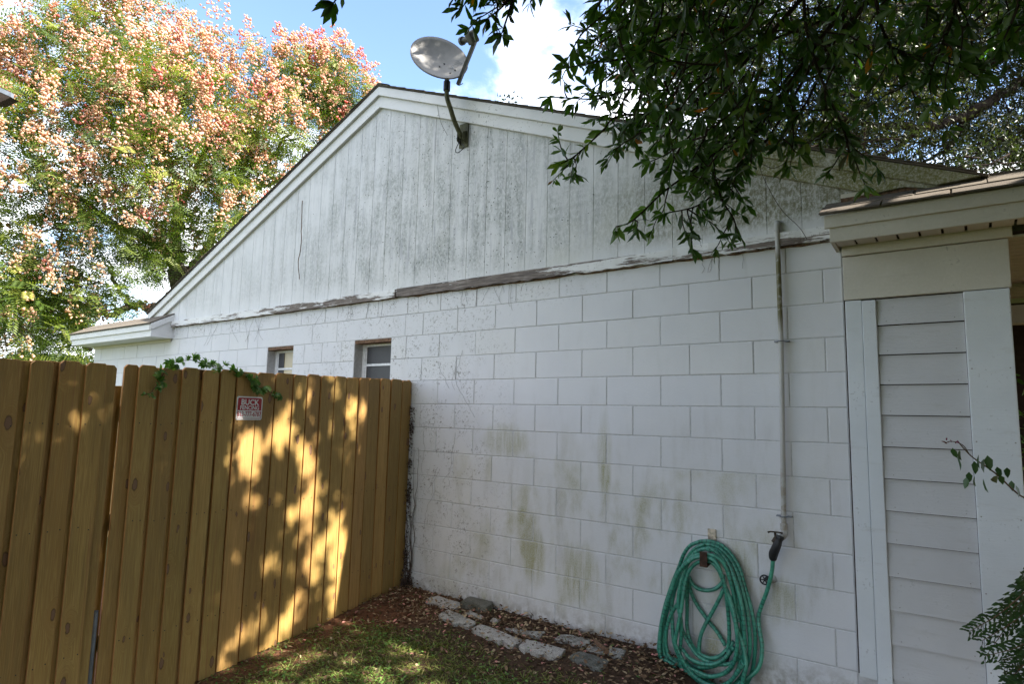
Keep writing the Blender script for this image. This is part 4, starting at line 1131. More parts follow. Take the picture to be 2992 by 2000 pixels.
rot = frames(rdir(len(loc), rg), rdir(len(loc), rg)); make_instances('seed_pods', *POD, rot, loc, lsc[:, None]*np.ones(3), va, M['pod'], tree, smooth=False)
# twigs holding the sprays
mb = MB()
for c, r in lobes[::2]:
    for _ in range(3):
        d = rdir(1, rg)[0]; P = catmull([c-d*r*.2, c+d*r*.3+rg.normal(0, .1, 3), c+d*r*.75+rg.normal(0, .1, 3)], 4); mb.tube(P, np.linspace(.022, .007, len(P)), 5, False)
tag(mb.build('twigs', M['bark1'], tree), kind='stuff')

# pale hedge tops past the fence at far left
hg = thing('distant_shrub', on(150, 826, 0, -17.), 'small pale sunlit shrub top just over the left fence boards', 'shrub')
c = deep(150, 850, 17.); n = 2600; dd = rdir(n, rg); P = c+dd*[1.5, 1.5, .42]*(rg.uniform(.7, 1, n)[:, None]); P[:, 2] = np.abs(P[:, 2]-c[2])+c[2]
make_instances('foliage', *LEAF4, frames(rdir(n, rg), rdir(n, rg)), P, rg.uniform(.08, .14, n)[:, None]*np.ones(3), rg.uniform(.4, 1, n), M['gleaf'], hg)
mb = MB()
for i in range(5): mb.tube([(c[0]+.2*i-.4, c[1], 0), (c[0]+.3*i-.6, c[1], c[2]+.1)], .03, 6)
mb.build('stem', M['bark1'], hg)

# ------------------------------------------------------------------ live oak beyond the roof at right
M['oleaf'] = mat_leaf('live_oak_leaf', [(0, (.015, .025, .007)), (.6, (.035, .045, .012)), (1, (.12, .115, .035))], .45, .35)
OB = np.array([7.5, 9.0, 0.])
oak = thing('live_oak', OB, 'large live oak with dark spreading limbs and tiny leaves rising behind the porch roof', 'tree')
rg = np.random.default_rng(21)
mb = MB(); tp = catmull([OB, OB+[-.3, 0, 1.6], OB+[-.4, -.2, 3.6], OB+[-.2, 0, 5.5]], 6); mb.tube(tp, np.linspace(.6, .38, len(tp)), 12); otr = mb.build('trunk', M['bark2'], oak, smooth=True)
ol = [([(2700, 260, 11.5), (2500, 190, 11.3), (2346, 105, 11), (2200, 170, 10.8), (2080, 150, 10.6), (1950, 90, 10.4)], .13, .05),
      ([(2700, 260, 11.5), (2500, 230, 11), (2346, 185, 10.8), (2250, 245, 10.6), (2120, 290, 10.4), (2000, 285, 10.2), (1880, 250, 10)], .12, .04),
      ([(2650, 60, 11), (2400, 15, 11), (2200, 10, 10.8), (2000, 30, 10.6), (1800, 60, 10.4), (1600, 40, 10.2)], .2, .04),
      ([(2250, 245, 10.6), (2180, 330, 10.8), (2100, 380, 11)], .06, .02), ([(2120, 290, 10.4), (2020, 360, 10.5), (1960, 400, 10.6)], .05, .02)]
for pts, ra, rb in ol:
    P = catmull([deep(*p) for p in pts], 6); P[1:-1] += rg.normal(0, .04, (len(P)-2, 3)); mb = MB(); mb.tube(P, np.linspace(ra, rb, len(P)), 8); mb.build('limb', M['bark2'], otr, smooth=True)
loc, va = [], []
olobes = []
for _ in range(330):
    x = rg.uniform(1480, 2750); y = rg.uniform(-250, 400); d = rg.uniform(9.5, 13)
    lim = np.interp(x, [1380, 1500, 1700, 1900, 2346, 2800], [120, 200, 340, 420, 440, 460])
    if y > lim: continue
    olobes.append((deep(x, y, d), rg.uniform(.5, 1.0)))
for x, y in ((1400, 60), (1440, 100), (1480, 60), (1420, 130), (1500, 160)): olobes.append((deep(x, y, 10), .38))
tw = MB()
for c, r in olobes:
    nsp = int(75*r*r+10); p = c+rdir(nsp, rg)*(r*rg.uniform(.2, 1, nsp)**.5)[:, None]*[1, 1, .7]
    k = 15; q = np.repeat(p, k, 0)+rg.normal(0, .09, (nsp*k, 3))*[1, 1, .6]; loc.append(q); va.append(np.clip(rg.uniform(0, .45)+rg.uniform(0, .4, len(q)), 0, 1))
    for _ in range(3): d = rdir(1, rg)[0]; P = catmull([c-d*r*.5, c+rg.normal(0, .08, 3), c+d*r*.9], 4); tw.tube(P, np.linspace(.02, .006, len(P)), 4, False)
loc = np.concatenate(loc); va = np.concatenate(va)
make_instances('leaves', *LEAF4, frames(rdir(len(loc), rg), rdir(len(loc), rg)), loc, rg.uniform(.05, .085, len(loc))[:, None]*np.ones(3), va, M['oleaf'], oak)
tag(tw.build('twigs', M['bark2'], oak), kind='stuff')

# ------------------------------------------------------------------ overhanging laurel tree near the camera
M['bleaf'] = mat_leaf('glossy_laurel_leaf', [(0, (.018, .040, .010)), (.6, (.04, .085, .016)), (.9, (.085, .14, .025)), (.975, (.12, .15, .025)), (1, (.35, .12, .01))], .36, .34, .5, (1.6, 2.2, .5))
LB = np.array([5.2, -2.6, 0.])
lau = thing('laurel_tree', LB, 'glossy leaved tree whose dark branches hang into the top right of photo', 'tree')
rg = np.random.default_rng(33)
mb = MB(); tp = catmull([LB, LB+[-.1, .1, 1.5], LB+[-.3, .2, 3.2], LB+[-.6, .3, 5.0]], 6); mb.tube(tp, np.linspace(.26, .16, len(tp)), 10); ltr = mb.build('trunk', M['bark2'], lau, smooth=True)
hub = LB+[-.5, .25, 4.4]
twg = MB(); LL, LD, LS_, LV = [], [], [], []
def spray(P, dens=55, size=.062, rr=.004):
    """leaves along a twig polyline, alternating, drooping, whorled at the tip"""
    s = np.concatenate([[0], np.cumsum(np.linalg.norm(np.diff(P, axis=0), axis=1))]); L_ = s[-1]; n = max(4, int(L_*dens))
    u_ = np.sort(rg.uniform(.12, 1, n))*L_; pos = np.stack([np.interp(u_, s, P[:, i]) for i in range(3)], 1)
    tg = P[-1]-P[0]; tg = tg/np.linalg.norm(tg)
    d = rdir(n, rg)+tg*.7+[0, 0, -.45]
    k = rg.integers(4, 7); pos = np.vstack([pos, np.repeat(P[-1][None], k, 0)]); d = np.vstack([d, rdir(k, rg)+tg*.9+[0, 0, -.2]])
    LL.append(pos); LD.append(d); LS_.append(rg.uniform(.5, 1.25, len(pos))*size); LV.append(np.clip(rg.uniform(0, .75)+rg.uniform(0, .26, len(pos)), 0, 1))
    twg.tube(P, np.linspace(rr, rr*.4, len(P)), 5, False)
def twig_from(p, d, ln):
    d = d/np.linalg.norm(d); P = [p]; q = p.copy()
    for _ in range(4): d = d+rg.normal(0, .18, 3)+[0, 0, -.07]; d /= np.linalg.norm(d); q = q+d*ln/4; P.append(q.copy())
    return catmull(P, 3)
named = [
 [(1900, 40, 2.3), (1700, 120, 2.3), (1560, 200, 2.35), (1440, 205, 2.35), (1370, 226, 2.35), (1262, 222, 2.35)],
 [(1700, 150, 2.3), (1560, 250, 2.3), (1420, 265, 2.3), (1380, 300, 2.3), (1320, 355, 2.3), (1285, 375, 2.3)],
 [(1850, 120, 2.2), (1720, 280, 2.2), (1600, 380, 2.2), (1520, 440, 2.2), (1450, 505, 2.2), (1410, 520, 2.2)],
 [(1860, 150, 2.2), (1750, 330, 2.2), (1660, 420, 2.2), (1600, 470, 2.2), (1520, 490, 2.2)],
 [(1900, 100, 2.1), (1760, 260, 2.1), (1690, 380, 2.1), (1650, 440, 2.1), (1680, 500, 2.1), (1690, 535, 2.1)],
 [(1900, 60, 2.0), (1800, 200, 2.0), (1730, 300, 2.0), (1720, 380, 2.0)],
 [(1840, -40, 1.9), (1850, 80, 1.9), (1890, 200, 1.9), (1930, 290, 1.9), (1945, 350, 1.9)],
 [(2000, -40, 1.8), (2020, 60, 1.8), (2060, 150, 1.8), (2100, 230, 1.8)],
 [(1950, 0, 1.9), (1900, 120, 2.0), (1850, 230, 2.0), (1800, 300, 2.0), (1780, 330, 2.)],
 [(2200, -40, 1.7), (2180, 50, 1.7), (2150, 120, 1.7), (2130, 170, 1.7)],
 [(2346, -40, 1.6), (2330, 20, 1.6), (2300, 90, 1.6)],
 [(1700, 60, 2.2), (1560, 80, 2.2), (1460, 120, 2.2), (1400, 170, 2.2), (1385, 150, 2.2)],
 [(1200, -80, 2.0), (1180, -20, 2.0), (1150, 15, 2.0), (1120, 40, 2.0)],
 [(1180, -20, 2.0), (1165, 30, 2.0), (1150, 75, 2.0)],
 [(1250, -80, 1.7), (1225, -20, 1.7), (1215, 5, 1.7)],
 [(1420, -80, 1.6), (1390, -20, 1.6), (1365, 20, 1.6)],
 [(830, -80, 1.8), (790, -30, 1.8), (765, 5, 1.8)],
 [(1500, -60, 2.1), (1440, -10, 2.1), (1420, 20, 2.1)],
]
for pts in named:
    P = catmull([deep(*p) for p in pts], 6); spray(P, 60, .060 if pts[0][2] > 1.75 else .052, .0055)
    if len(pts) >= 4:
        m = len(P)
        for _ in range(int(8+rg.integers(0, 5))):
            i = rg.integers(int(m*.15), m-2); spray(twig_from(P[i], (P[i+1]-P[i-1])*6+rdir(1, rg)[0]*.9+[0, 0, -.15], rg.uniform(.08, .2)), 62, .052, .003)
    # main stem back up to the tree
    if len(pts) >= 4:
        Q = catmull([hub, (hub+P[0])/2+[0, 0, .5], P[0]], 6); twg.tube(Q, np.linspace(.05, .006, len(Q)), 6, False)
def inmass(x, y):
    lim = np.interp(x, [1390, 1450, 1560, 1680, 1760, 1900, 2050, 2200, 2400, 2800], [70, 240, 340, 350, 235, 165, 115, 80, 60, 60])
    return x > 1400 and y < lim
cnt = 0
while cnt < 640:
    x = rg.uniform(1390, 2750) if cnt % 4 else rg.uniform(1390, 1760); y = rg.uniform(-420, 400)
    if not inmass(x, y): continue
    d = rg.uniform(1.75, 3.0) if x < 2000 else rg.uniform(1.5, 2.7)
    p = deep(x, y, d); dirn = np.array([-.5, .25, -.45])+rg.normal(0, .45, 3)
    spray(twig_from(p, dirn, rg.uniform(.12, .24)), 66, .056, .0035); cnt += 1
LLa, LDa, LSa, LVa = map(np.concatenate, (LL, LD, LS_, LV))
LVa = np.where(rg.uniform(size=len(LVa)) < .012, 1., np.minimum(LVa, .96))
zc = rdir(len(LLa), rg)*.8+[0, 0, .6]
make_instances('leaves', *LEAF, frames(LDa, zc), LLa, LSa[:, None]*np.ones(3), LVa, M['bleaf'], lau, smooth=True)
tag(twg.build('twigs', M['bark2'], lau), kind='stuff')

# unseen upper crown, added to throw dappled shade; gaps placed for sun patches
s1 = np.cross(SUN, [0, 0, 1.]); s1 /= np.linalg.norm(s1); s2 = np.cross(s1, SUN)
def uv(P): P = np.atleast_2d(P); return np.stack([P@s1, P@s2], 1)
def fence_pt(x, y):
    n3 = np.array([fn[0], fn[1], 0]); r_ = ray(x, y); A3 = np.array([FA[0], FA[1], 0]); return CAM+r_*(((A3-CAM)@n3)/(r_@n3))
gaps = []   # (u,v,radius_u, radius_v)
for x, y, a in ((765, 1225, .075), (768, 1290, .08), (765, 1350, .075), (760, 1395, .06), (715, 1330, .05), (700, 1060, .08), (705, 1130, .07), (650, 1000, .07), (628, 990, .07), (570, 1040, .09),
                (540, 1010, .05), (650, 935, .04), (572, 882, .022), (612, 868, .035), (700, 1180, .06), (735, 1240, .05), (640, 1440, .06), (600, 1500, .06), (665, 1400, .05),
                (660, 1180, .05), (570, 1150, .04), (830, 950, .04), (835, 1010, .03), (760, 880, .035), (795, 1000, .03), (540, 1460, .05), (195, 960, .04), (170, 1000, .035),
                (235, 900, .03), (245, 960, .03), (100, 1010, .03), (60, 1060, .03), (380, 940, .025), (360, 1080, .03), (700, 900, .035), (480, 1380, .03), (615, 1290, .04), (590, 1420, .035), (570, 1080, .05), (500, 1530, .05)):
    p = uv(fence_pt(x, y))[0]; gaps.append((p[0], p[1], a*(1.12 if x > 420 else .7)))
for x, y, a in ((850, 1450, .05), (862, 1470, .04), (680, 1510, .07), (640, 1530, .06), (740, 1500, .05), (800, 1480, .04), (700, 1560, .12), (850, 1545, .09), (950, 1530, .06), (620, 1570, .1), (780, 1510, .08), (1000, 1580, .08), (880, 1590, .09), (770, 1545, .05), (900, 1500, .04)):
    p = uv(on(x, y, 2, -.02))[0]; gaps.append((p[0], p[1], a))
for x, y, a in ((958, 108, .045), (990, 125, .04), (960, 135, .03), (975, 150, .03), (955, 95, .03)):
    p = uv(deep(x, y, 5.34))[0]; gaps.append((p[0], p[1], a))
for x in np.arange(1.15, 1.85, .1): p = uv((x, -.13, 2.77))[0]; gaps.append((p[0], p[1], .10))
gaps = np.array(gaps)
LL, LD, LS_, LV = [], [], [], []; twg2 = MB()
cc = uv((-1.2, -1.2, 1.2))[0]
n = 135000; uu = rg.uniform(-3.6, 3.9, n)+cc[0]; vv = rg.uniform(-2.9, 3.9, n)+cc[1]; tt = rg.uniform(5.2, 8.8, n)
# clumpy acceptance
ph = rg.uniform(0, 6, 8)
P = np.outer(uu, s1)+np.outer(vv, s2)+np.outer(SUN, tt+ (np.array([-1.2, -1.2, 1.2])@SUN)).T
dmin = np.min((np.hypot(uu[:, None]-gaps[:, 0], vv[:, None]-gaps[:, 1])-gaps[:, 2]), axis=1)
clump = np.sin(5.1*uu+ph[0])*np.sin(4.3*vv+ph[1])+.7*np.sin(9.7*uu+ph[2]+vv*3)*np.sin(8.9*vv+ph[3])
keep = (dmin > .028) & (clump > -1.05)
pxs = to_px(P); inframe = (pxs[:, 2] > 0) & (pxs[:, 0] > -120) & (pxs[:, 0] < 2466) & (pxs[:, 1] > -130) & (pxs[:, 1] < 1700)
keep &= ~inframe
keep &= P[:, 2] > 2.95
P = P[keep]; n = len(P)
d = rdir(n, rg)+[0, 0, -.3]
make_instances('unseen_shade_leaves', *LEAF4, frames(d, -(SUN)*1.2+rdir(n, rg)*.7), P, rg.uniform(.08, .13, n)[:, None]*np.ones(3), np.minimum(rg.uniform(0, .96, n), .95), M['bleaf'], lau, smooth=True)
n = 150000; Q = np.stack([6.8-8.0*rg.uniform(0, 1, n)**1.5, rg.uniform(-8.5, -.3, n), rg.uniform(3.0, 6.0, n)], 1)  # more unseen leaves overhead, added to darken the right side
m_ = 60000; Q = np.vstack([Q, np.stack([rg.uniform(3.6, 7.2, m_), rg.uniform(-7.5, -.9, m_), rg.uniform(.7, 4.0, m_)], 1)])  # unseen low leaf screen beside the camera, added to block light
pq = to_px(Q); inf = (pq[:, 2] > 0) & (pq[:, 0] > -150) & (pq[:, 0] < 2500) & (pq[:, 1] > -150) & (pq[:, 1] < 1700)
duv = uv(Q); dq = np.min(np.hypot(duv[:, :1]-gaps[:, 0], duv[:, 1:]-gaps[:, 1])-gaps[:, 2], axis=1)
cl2 = np.sin(2.1*Q[:, 0]+1)*np.sin(2.3*Q[:, 1])*np.sin(2.7*Q[:, 2])
Q = Q[(~inf) & (dq > .03) & (cl2 > -.45)]; m_ = len(Q)
make_instances('unseen_shade_leaves', *LEAF4, frames(rdir(m_, rg)+[0, 0, -.3], rdir(m_, rg)+[0, 0, .8]), Q, rg.uniform(.10, .15, m_)[:, None]*np.ones(3), rg.uniform(0, .96, m_), M['bleaf'], lau, smooth=True)
br = P[rg.permutation(len(P))[:26]]
for p in br:
    Q = catmull([hub+[0, 0, rg.uniform(-.5, .6)], (hub+p)/2+rg.normal(0, .25, 3)+[0, 0, .3], p], 6); twg2.tube(Q, np.linspace(.045, .008, len(Q)), 6, False)
tag(twg2.build('unseen_crown_twigs', M['bark2'], lau), kind='stuff')

# ------------------------------------------------------------------ creeper on the fence
M['vine'] = mat_leaf('creeper_leaf', [(0, (.05, .13, .02)), (.6, (.10, .21, .035)), (1, (.20, .30, .06))], .4, .35)
M['vstem'] = plain('vine_stem', (.10, .06, .03), .8)
cv = thing('creeper_vine', FP(2.1, .05, 1.7), 'green creeper trailing over the fence top above the sign', 'vine')
rg = np.random.default_rng(5)
def onf(x, y, off):
    n3 = np.array([fn[0], fn[1], 0]); r_ = ray(x, y); A3 = FP(0, off); return CAM+r_*(((A3-CAM)@n3)/(r_@n3))
path = [(322, 906, .04), (345, 900, .04), (368, 868, .045), (385, 842, .05), (408, 830, .03), (440, 826, .0), (475, 838, -.01), (505, 846, 0.), (545, 852, .02), (570, 862, .05), (590, 885, .055), (612, 895, .05), (642, 912, .045)]
P = catmull([onf(*p) for p in path], 8); mb = MB(); mb.tube(P, np.linspace(.0018, .0028, len(P)), 5, False)
P2 = catmull([onf(560, 855, .03), onf(578, 880, .05), onf(590, 905, .05)], 6); mb.tube(P2, .0018, 5, False)
P3 = catmull([onf(440, 826, 0), onf(500, 842, .01), onf(513, 838, .01)], 6); mb.tube(P3, .0018, 5, False)
mb.build('stem', M['vstem'], cv)
LL, LD, SS = [], [], []
for path_, cnt, tail in ((P, 52, 1), (P2, 14, 0), (P3, 8, 0)):
    idx = rg.integers(2, len(path_)-1, cnt)
    for i in idx:
        size = .050*(.45 if path_ is P and i < 10 else 1)*rg.uniform(.6, 1.15)
        o_ = path_[i]+rg.normal(0, .012, 3)+np.append(fn, 0)*.012; main = np.append(fn, 0)*.5+rg.normal(0, .7, 3)+[0, 0, .05 if path_[i][2] > 1.74 else -.35]
        main /= np.linalg.norm(main); sd = np.cross(main, np.append(fn, 0)+[.01, 0, 0.2]); sd /= np.linalg.norm(sd)
        for a in (-1.1, -.55, 0, .55, 1.1):
            LL.append(o_); LD.append(main*math.cos(a)+sd*math.sin(a)); SS.append(size*(1-.25*abs(a)))
LL = np.array(LL); LD = np.array(LD); SS = np.array(SS)
make_instances('leaves', *OVATE, frames(LD, rdir(len(LL), rg)*.4+np.append(fn, .6)), LL, SS[:, None]*np.ones(3), rg.uniform(0, 1, len(LL)), M['vine'], cv, smooth=True)

# ------------------------------------------------------------------ dead creeper at the wall / fence corner and tendrils on the wall
M['deadvine'] = plain('dead_vine', (.055, .038, .03), .95, var=.4)
dv_ = thing('dead_creeper', (-2.27, -.03, .08), 'dead brown creeper clinging to block wall beside the fence end', 'vine')
rg = np.random.default_rng(9); mb = MB()
for k in range(7):
    x0 = -2.335+rg.uniform(0, .1); z = .06; P = [(x0, -.015, z)]
    top_ = rg.uniform(.6, 1.65)
    while z < top_: z += .07; x0 += rg.normal(0, .012); x0 = min(max(x0, -2.36), -2.2); P.append((x0, -.010-rg.uniform(0, .012), z))
    mb.tube(catmull(P, 3), np.linspace(.0045, .0012, (len(P)-1)*3+1), 4, False)
mb.build('stems', M['deadvine'], dv_)
n = 1500; zz_ = rg.uniform(.05, 1.6, n); keepz = rg.uniform(size=n) < (.2+.8*(np.sin(zz_*9)+np.sin(zz_*23+1) > .2)); zz_ = zz_[keepz]; n = len(zz_)
P = np.stack([-2.335+np.abs(rg.normal(0, .022, n)), -.006-np.abs(rg.normal(0, .012, n)), zz_], 1)
m2 = 350; P = np.vstack([P, np.stack([-2.27+rg.normal(0, .035, m2), -.03-np.abs(rg.normal(0, .02, m2)), .08+np.abs(rg.normal(0, .06, m2))], 1)])
n = len(P)
make_instances('dry_leaves', *LEAF4, frames(rdir(n, rg), rdir(n, rg)), P, rg.uniform(.012, .032, n)[:, None]*np.ones(3), rg.uniform(0, 1, n), mat_leaf('dead_vine_leaf', [(0, (.03, .02, .015)), (1, (.10, .06, .045))], .9, 0), dv_)
tn = thing('wall_tendrils', (-1.9, -.01, 2.), 'thin dried creeper tendrils stuck on the white block wall under the rotten board', 'vine')
mb = MB(); rg = np.random.default_rng(15)
starts_ = [(-5.9+rg.uniform(0, 1.4), 2.59, .25) for _ in range(7)]+[(-3.9+rg.uniform(0, 2.7), 2.59, rg.uniform(.05, .22)) for _ in range(20)]+[(-2.2+rg.uniform(0, .5), rg.uniform(.8, 2.2), rg.uniform(.1, .4)) for _ in range(9)]+[(.1+rg.uniform(0, 1.), 2.59, .08) for _ in range(5)]
for x0, z0, ln in starts_:
    P = [(x0, -.004, z0)]; x, z = x0, z0; hd = rg.uniform(-.5, .5)
    while z0-z < ln: z -= .03; x += .03*hd+rg.normal(0, .007); hd += rg.normal(0, .15); P.append((x, -.004-rg.uniform(0, .003), z))
    if len(P) > 2: mb.tube(catmull(P, 2), .0009, 3, False)
for pts in ([(1735, 370), (1755, 420), (1790, 480), (1830, 520), (1850, 550)], [(1735, 370), (1770, 385), (1800, 370), (1810, 340)], [(1000, 215), (1003, 250), (1010, 280), (1025, 310)]):
    mb.tube(catmull([on(x, y, 1, -.05) for x, y in pts], 6), .0016, 4, False)
tag(mb.build('tendrils', M['deadvine'], tn), kind='stuff')
# speckle tufts left on gable by the creeper
n = 900; xx = rg.normal(-2.0, .7, n); zz_ = rg.uniform(2.7, 4.5, n); ok = (zz_ < [under(x, -.1) for x in xx]) & (xx > -4) & (xx < -.4); xx, zz_ = xx[ok], zz_[ok]
P = np.stack([xx, np.full(len(xx), -.0135), zz_], 1); n = len(P)
make_instances('holdfasts', *LEAF4, frames(rdir(n, rg)*[1, .1, 1], rdir(n, rg)*.2+[0, -1, 0]), P, rg.uniform(.006, .02, n)[:, None]*[1, 1, 1], rg.uniform(0, .6, n), M['oleaf'], tn)['kind'] = 'stuff'

# ------------------------------------------------------------------ shrubs at right edge
M['rleaf'] = mat_leaf('rose_leaf', [(0, (.02, .05, .015)), (1, (.045, .10, .03))], .45, .25)
rs = thing('rose_stem', (2.4, -1.4, 0), 'thin rose twig with a faded pink bloom leaning in at right edge', 'rose')
rg = np.random.default_rng(40); dR = 2.35
P = catmull([deep(2480, 1230, dR), deep(2400, 1160, dR), deep(2340, 1138, dR), deep(2280, 1085, dR), deep(2230, 1050, dR), deep(2205, 1025, dR), deep(2195, 1012, dR)], 6)
mb = MB(); mb.tube(P, np.linspace(.004, .0015, len(P)), 6, False); P2 = catmull([deep(2220, 1040, dR), deep(2205, 1020, dR), deep(2180, 1012, dR), deep(2166, 1016, dR)], 4); mb.tube(P2, .0015, 5, False)
base_ = np.array([2.4, -1.4, 0.]); mb.tube(catmull([base_, base_+[-.02, 0, .5], P[0]], 6), np.linspace(.008, .004, 13), 6, False); mb.build('stem', M['vstem'], rs)
LLr, LDr, SSr = [], [], []
for (x, y) in ((2190, 1045), (2200, 1065), (2240, 1075), (2250, 1060), (2262, 1070), (2240, 1110), (2228, 1100), (2260, 1115), (2270, 1062), (2292, 1088), (2300, 1108), (2315, 1090), (2325, 1120), (2335, 1130), (2205, 1050), (2285, 1110), (2222, 1112)):
    o_ = deep(x-8, y-18, dR+rg.normal(0, .02)); e_ = deep(x+rg.uniform(-12, 12), y+14, dR+rg.normal(0, .02)); LLr.append(o_); LDr.append(e_-o_); SSr.append(.055)
LLr, LDr, SSr = map(np.array, (LLr, LDr, SSr)); make_instances('leaves', *OVATE, frames(LDr, rdir(len(LLr), rg)), LLr, SSr[:, None]*rg.uniform(.7, 1.1, (len(LLr), 1))*np.ones(3), rg.uniform(0, 1, len(LLr)), M['rleaf'], rs, smooth=True)
pk = mat_leaf('pink_petal', [(0, (.22, .04, .10)), (1, (.15, .05, .03))], .6, .3, .2, (1, 1, 1)); n = 8
pp = np.array([deep(2172+rg.uniform(-8, 20), 1014+rg.uniform(-4, 4), dR) for _ in range(n)]); make_instances('petals', *LEAF4, frames(rdir(n, rg), rdir(n, rg)), pp, np.full((n, 1), .016)*np.ones(3), rg.uniform(0, 1, n), pk, rs)

fs = thing('ferny_shrub', (2.1, -1.2, 0), 'dark ferny leaved shrub in lower right corner before white post', 'shrub')
rg = np.random.default_rng(41); LP = []; LDp = []; SP = []; mb = MB(); dS = 2.2
fr = [((2420, 1290), (2300, 1400), (2222, 1448)), ((2440, 1330), (2330, 1420), (2250, 1470)), ((2430, 1380), (2340, 1400), (2262, 1500)), ((2430, 1420), (2340, 1480), (2258, 1505)), ((2430, 1500), (2350, 1500), (2300, 1535)),
      ((2430, 1240), (2360, 1330), (2320, 1395)), ((2440, 1450), (2340, 1530), (2290, 1600)), ((2430, 1300), (2350, 1370), (2290, 1420)), ((2440, 1480), (2380, 1500), (2330, 1560)), ((2440, 1400), (2400, 1360), (2345, 1330)),
      ((2440, 1340), (2380, 1430), (2345, 1500)), ((2440, 1380), (2390, 1460), (2350, 1440)), ((2440, 1560), (2360, 1570), (2310, 1570))]
for pts in fr:
    dd_ = dS+rg.normal(0, .08); P = catmull([deep(x, y, dd_+.02*i) for i, (x, y) in enumerate(pts)], 8); mb.tube(P, np.linspace(.003, .001, len(P)), 5, False)
    base_ = np.array([2.15, -1.15, .0]); mb.tube(catmull([base_, (base_+P[0])/2+[.05, 0, .1], P[0]], 4), .0035, 5, False)
    L_ = len(P)
    for i in range(3, L_):
        tg = P[min(i+1, L_-1)]-P[i-1]; tg /= np.linalg.norm(tg); sd = np.cross(tg, fw); sd /= np.linalg.norm(sd)
        for s_ in (-1, 1):
            sb = P[i]+(tg*.5+sd*s_*.85)*.045*(1.1-.7*i/L_)
            for f_ in (.0, .55, 1.):
                LP.append(P[i]*(1-f_)+sb*f_); LDp.append(tg*(.4+.5*f_)+sd*s_*(.7-.3*f_)+rg.normal(0, .12, 3)); SP.append(.026*(1.15-.55*i/L_)*rg.uniform(.8, 1.15))
LP, LDp, SP = map(np.array, (LP, LDp, SP)); make_instances('fronds', *OVATE, frames(LDp, np.repeat(-fw[None], len(LP), 0)+rdir(len(LP), rg)*.6), LP, SP[:, None]*np.ones(3), rg.uniform(0, 1, len(LP)), M['rleaf'], fs)
mb.build('stem', M['vstem'], fs)
pv = thing('porch_plant', (2.35, .5, 0), 'leafy green climber in the dark porch beyond the white post', 'plant')
n = 260; P = np.array([deep(rg.uniform(2316, 2460), rg.uniform(860, 1400), rg.uniform(3.9, 4.6)) for _ in range(n)])
make_instances('leaves', *OVATE, frames(rdir(n, rg)+[0, 0, -.4], rdir(n, rg)), P, rg.uniform(.04, .07, n)[:, None]*np.ones(3), rg.uniform(0, 1, n), M['vine'], pv)
mb = MB(); mb.tube(catmull([(2.35, .5, 0), (2.3, .45, .9), (2.33, .4, 1.9)], 6), .006, 6); mb.build('stem', M['vstem'], pv)

# sprig lying on the roof
sr = thing('roof_sprig', on(1170, 240, 1, .3), 'small leafy sprig growing from gutter debris on the roof edge', 'plant')
n = 40; c = deep(1168, 228, 5.25); P = c+rg.normal(0, 1, (n, 3))*[.09, .05, .012]
make_instances('leaves', *LEAF4, frames(rdir(n, rg)*[1, 1, .6]+[0, 0, .35], rdir(n, rg)), P, rg.uniform(.03, .055, n)[:, None]*np.ones(3), rg.uniform(0, .6, n), M['bleaf'], sr)

# ------------------------------------------------------------------ ground cover
rg = np.random.default_rng(50)
def gmask(x, y):
    """1 = turf, 0 = bare soil"""
    edge = -.62-.10*np.sin(2.2*x+1)-.06*np.sin(6*x); f_ = np.clip((edge-y)/.3, 0, 1); nearf = np.clip((x-(-2.37-.135*y)-.12)/.3, 0, 1)
    return f_*np.maximum(nearf, .25*(y < -1.0))
n = 130000; x = rg.uniform(-2.3, 1.6, n); y = rg.uniform(-3.3, -.05, n)
pch = .5+.5*np.sin(9*x+2*np.sin(5*y))*np.sin(8*y+3*np.sin(4*x)); kp = rg.uniform(size=n) < gmask(x, y)*(.45+.55*pch)+.012
x, y = x[kp], y[kp]; n = len(x); P = np.stack([x, y, ground_z(x, y)], 1)
BL = (np.array([(0, -.06, 0), (0, .06, 0), (.5, .05, .0), (.5, -.05, 0), (1, 0, -.12)]), [(0, 1, 2, 3), (3, 2, 4)])
M['grass'] = mat_leaf('lawn_grass', [(0, (.06, .09, .016)), (.5, (.15, .19, .035)), (.85, (.26, .27, .08)), (1, (.40, .32, .15))], .6, .3)
d = rdir(n, rg)*[1, 1, .4]+[0, 0, .38]
tag(make_instances('grass', *BL, frames(d, rdir(n, rg)), P, rg.uniform(.02, .055, n)[:, None]*np.ones(3), rg.uniform(0, 1, n), M['grass']), kind='stuff')
n = 22000; x = rg.uniform(-2.3, 1.6, n); y = rg.uniform(-3.3, -.05, n)
pch = np.sin(5*x+1)*np.sin(6*y+2*x) > .0; kp = rg.uniform(size=n) < gmask(x, y)*(.15+.85*pch)+.02; x, y = x[kp], y[kp]; n = len(x)
P = np.stack([x, y, ground_z(x, y)+rg.uniform(.006, .03, n)], 1)
M['weed'] = mat_leaf('clover_leaf', [(0, (.06, .15, .025)), (1, (.17, .32, .06))], .5, .3)
tag(make_instances('clover', *OVATE, frames(rdir(n, rg)*[1, 1, .3], rdir(n, rg)*.5+[0, 0, 1]), P, rg.uniform(.013, .03, n)[:, None]*np.ones(3), rg.uniform(0, 1, n), M['weed']), kind='stuff')
CURL = (np.array([(0, 0, 0), (.25, .22, .10), (.6, .26, .14), (1, 0, .12), (.6, -.26, .12), (.25, -.22, .10), (.3, 0, 0), (.65, 0, .02)]),
        [(0, 6, 1), (1, 6, 7, 2), (2, 7, 3), (3, 7, 4), (4, 7, 6, 5), (5, 6, 0)])
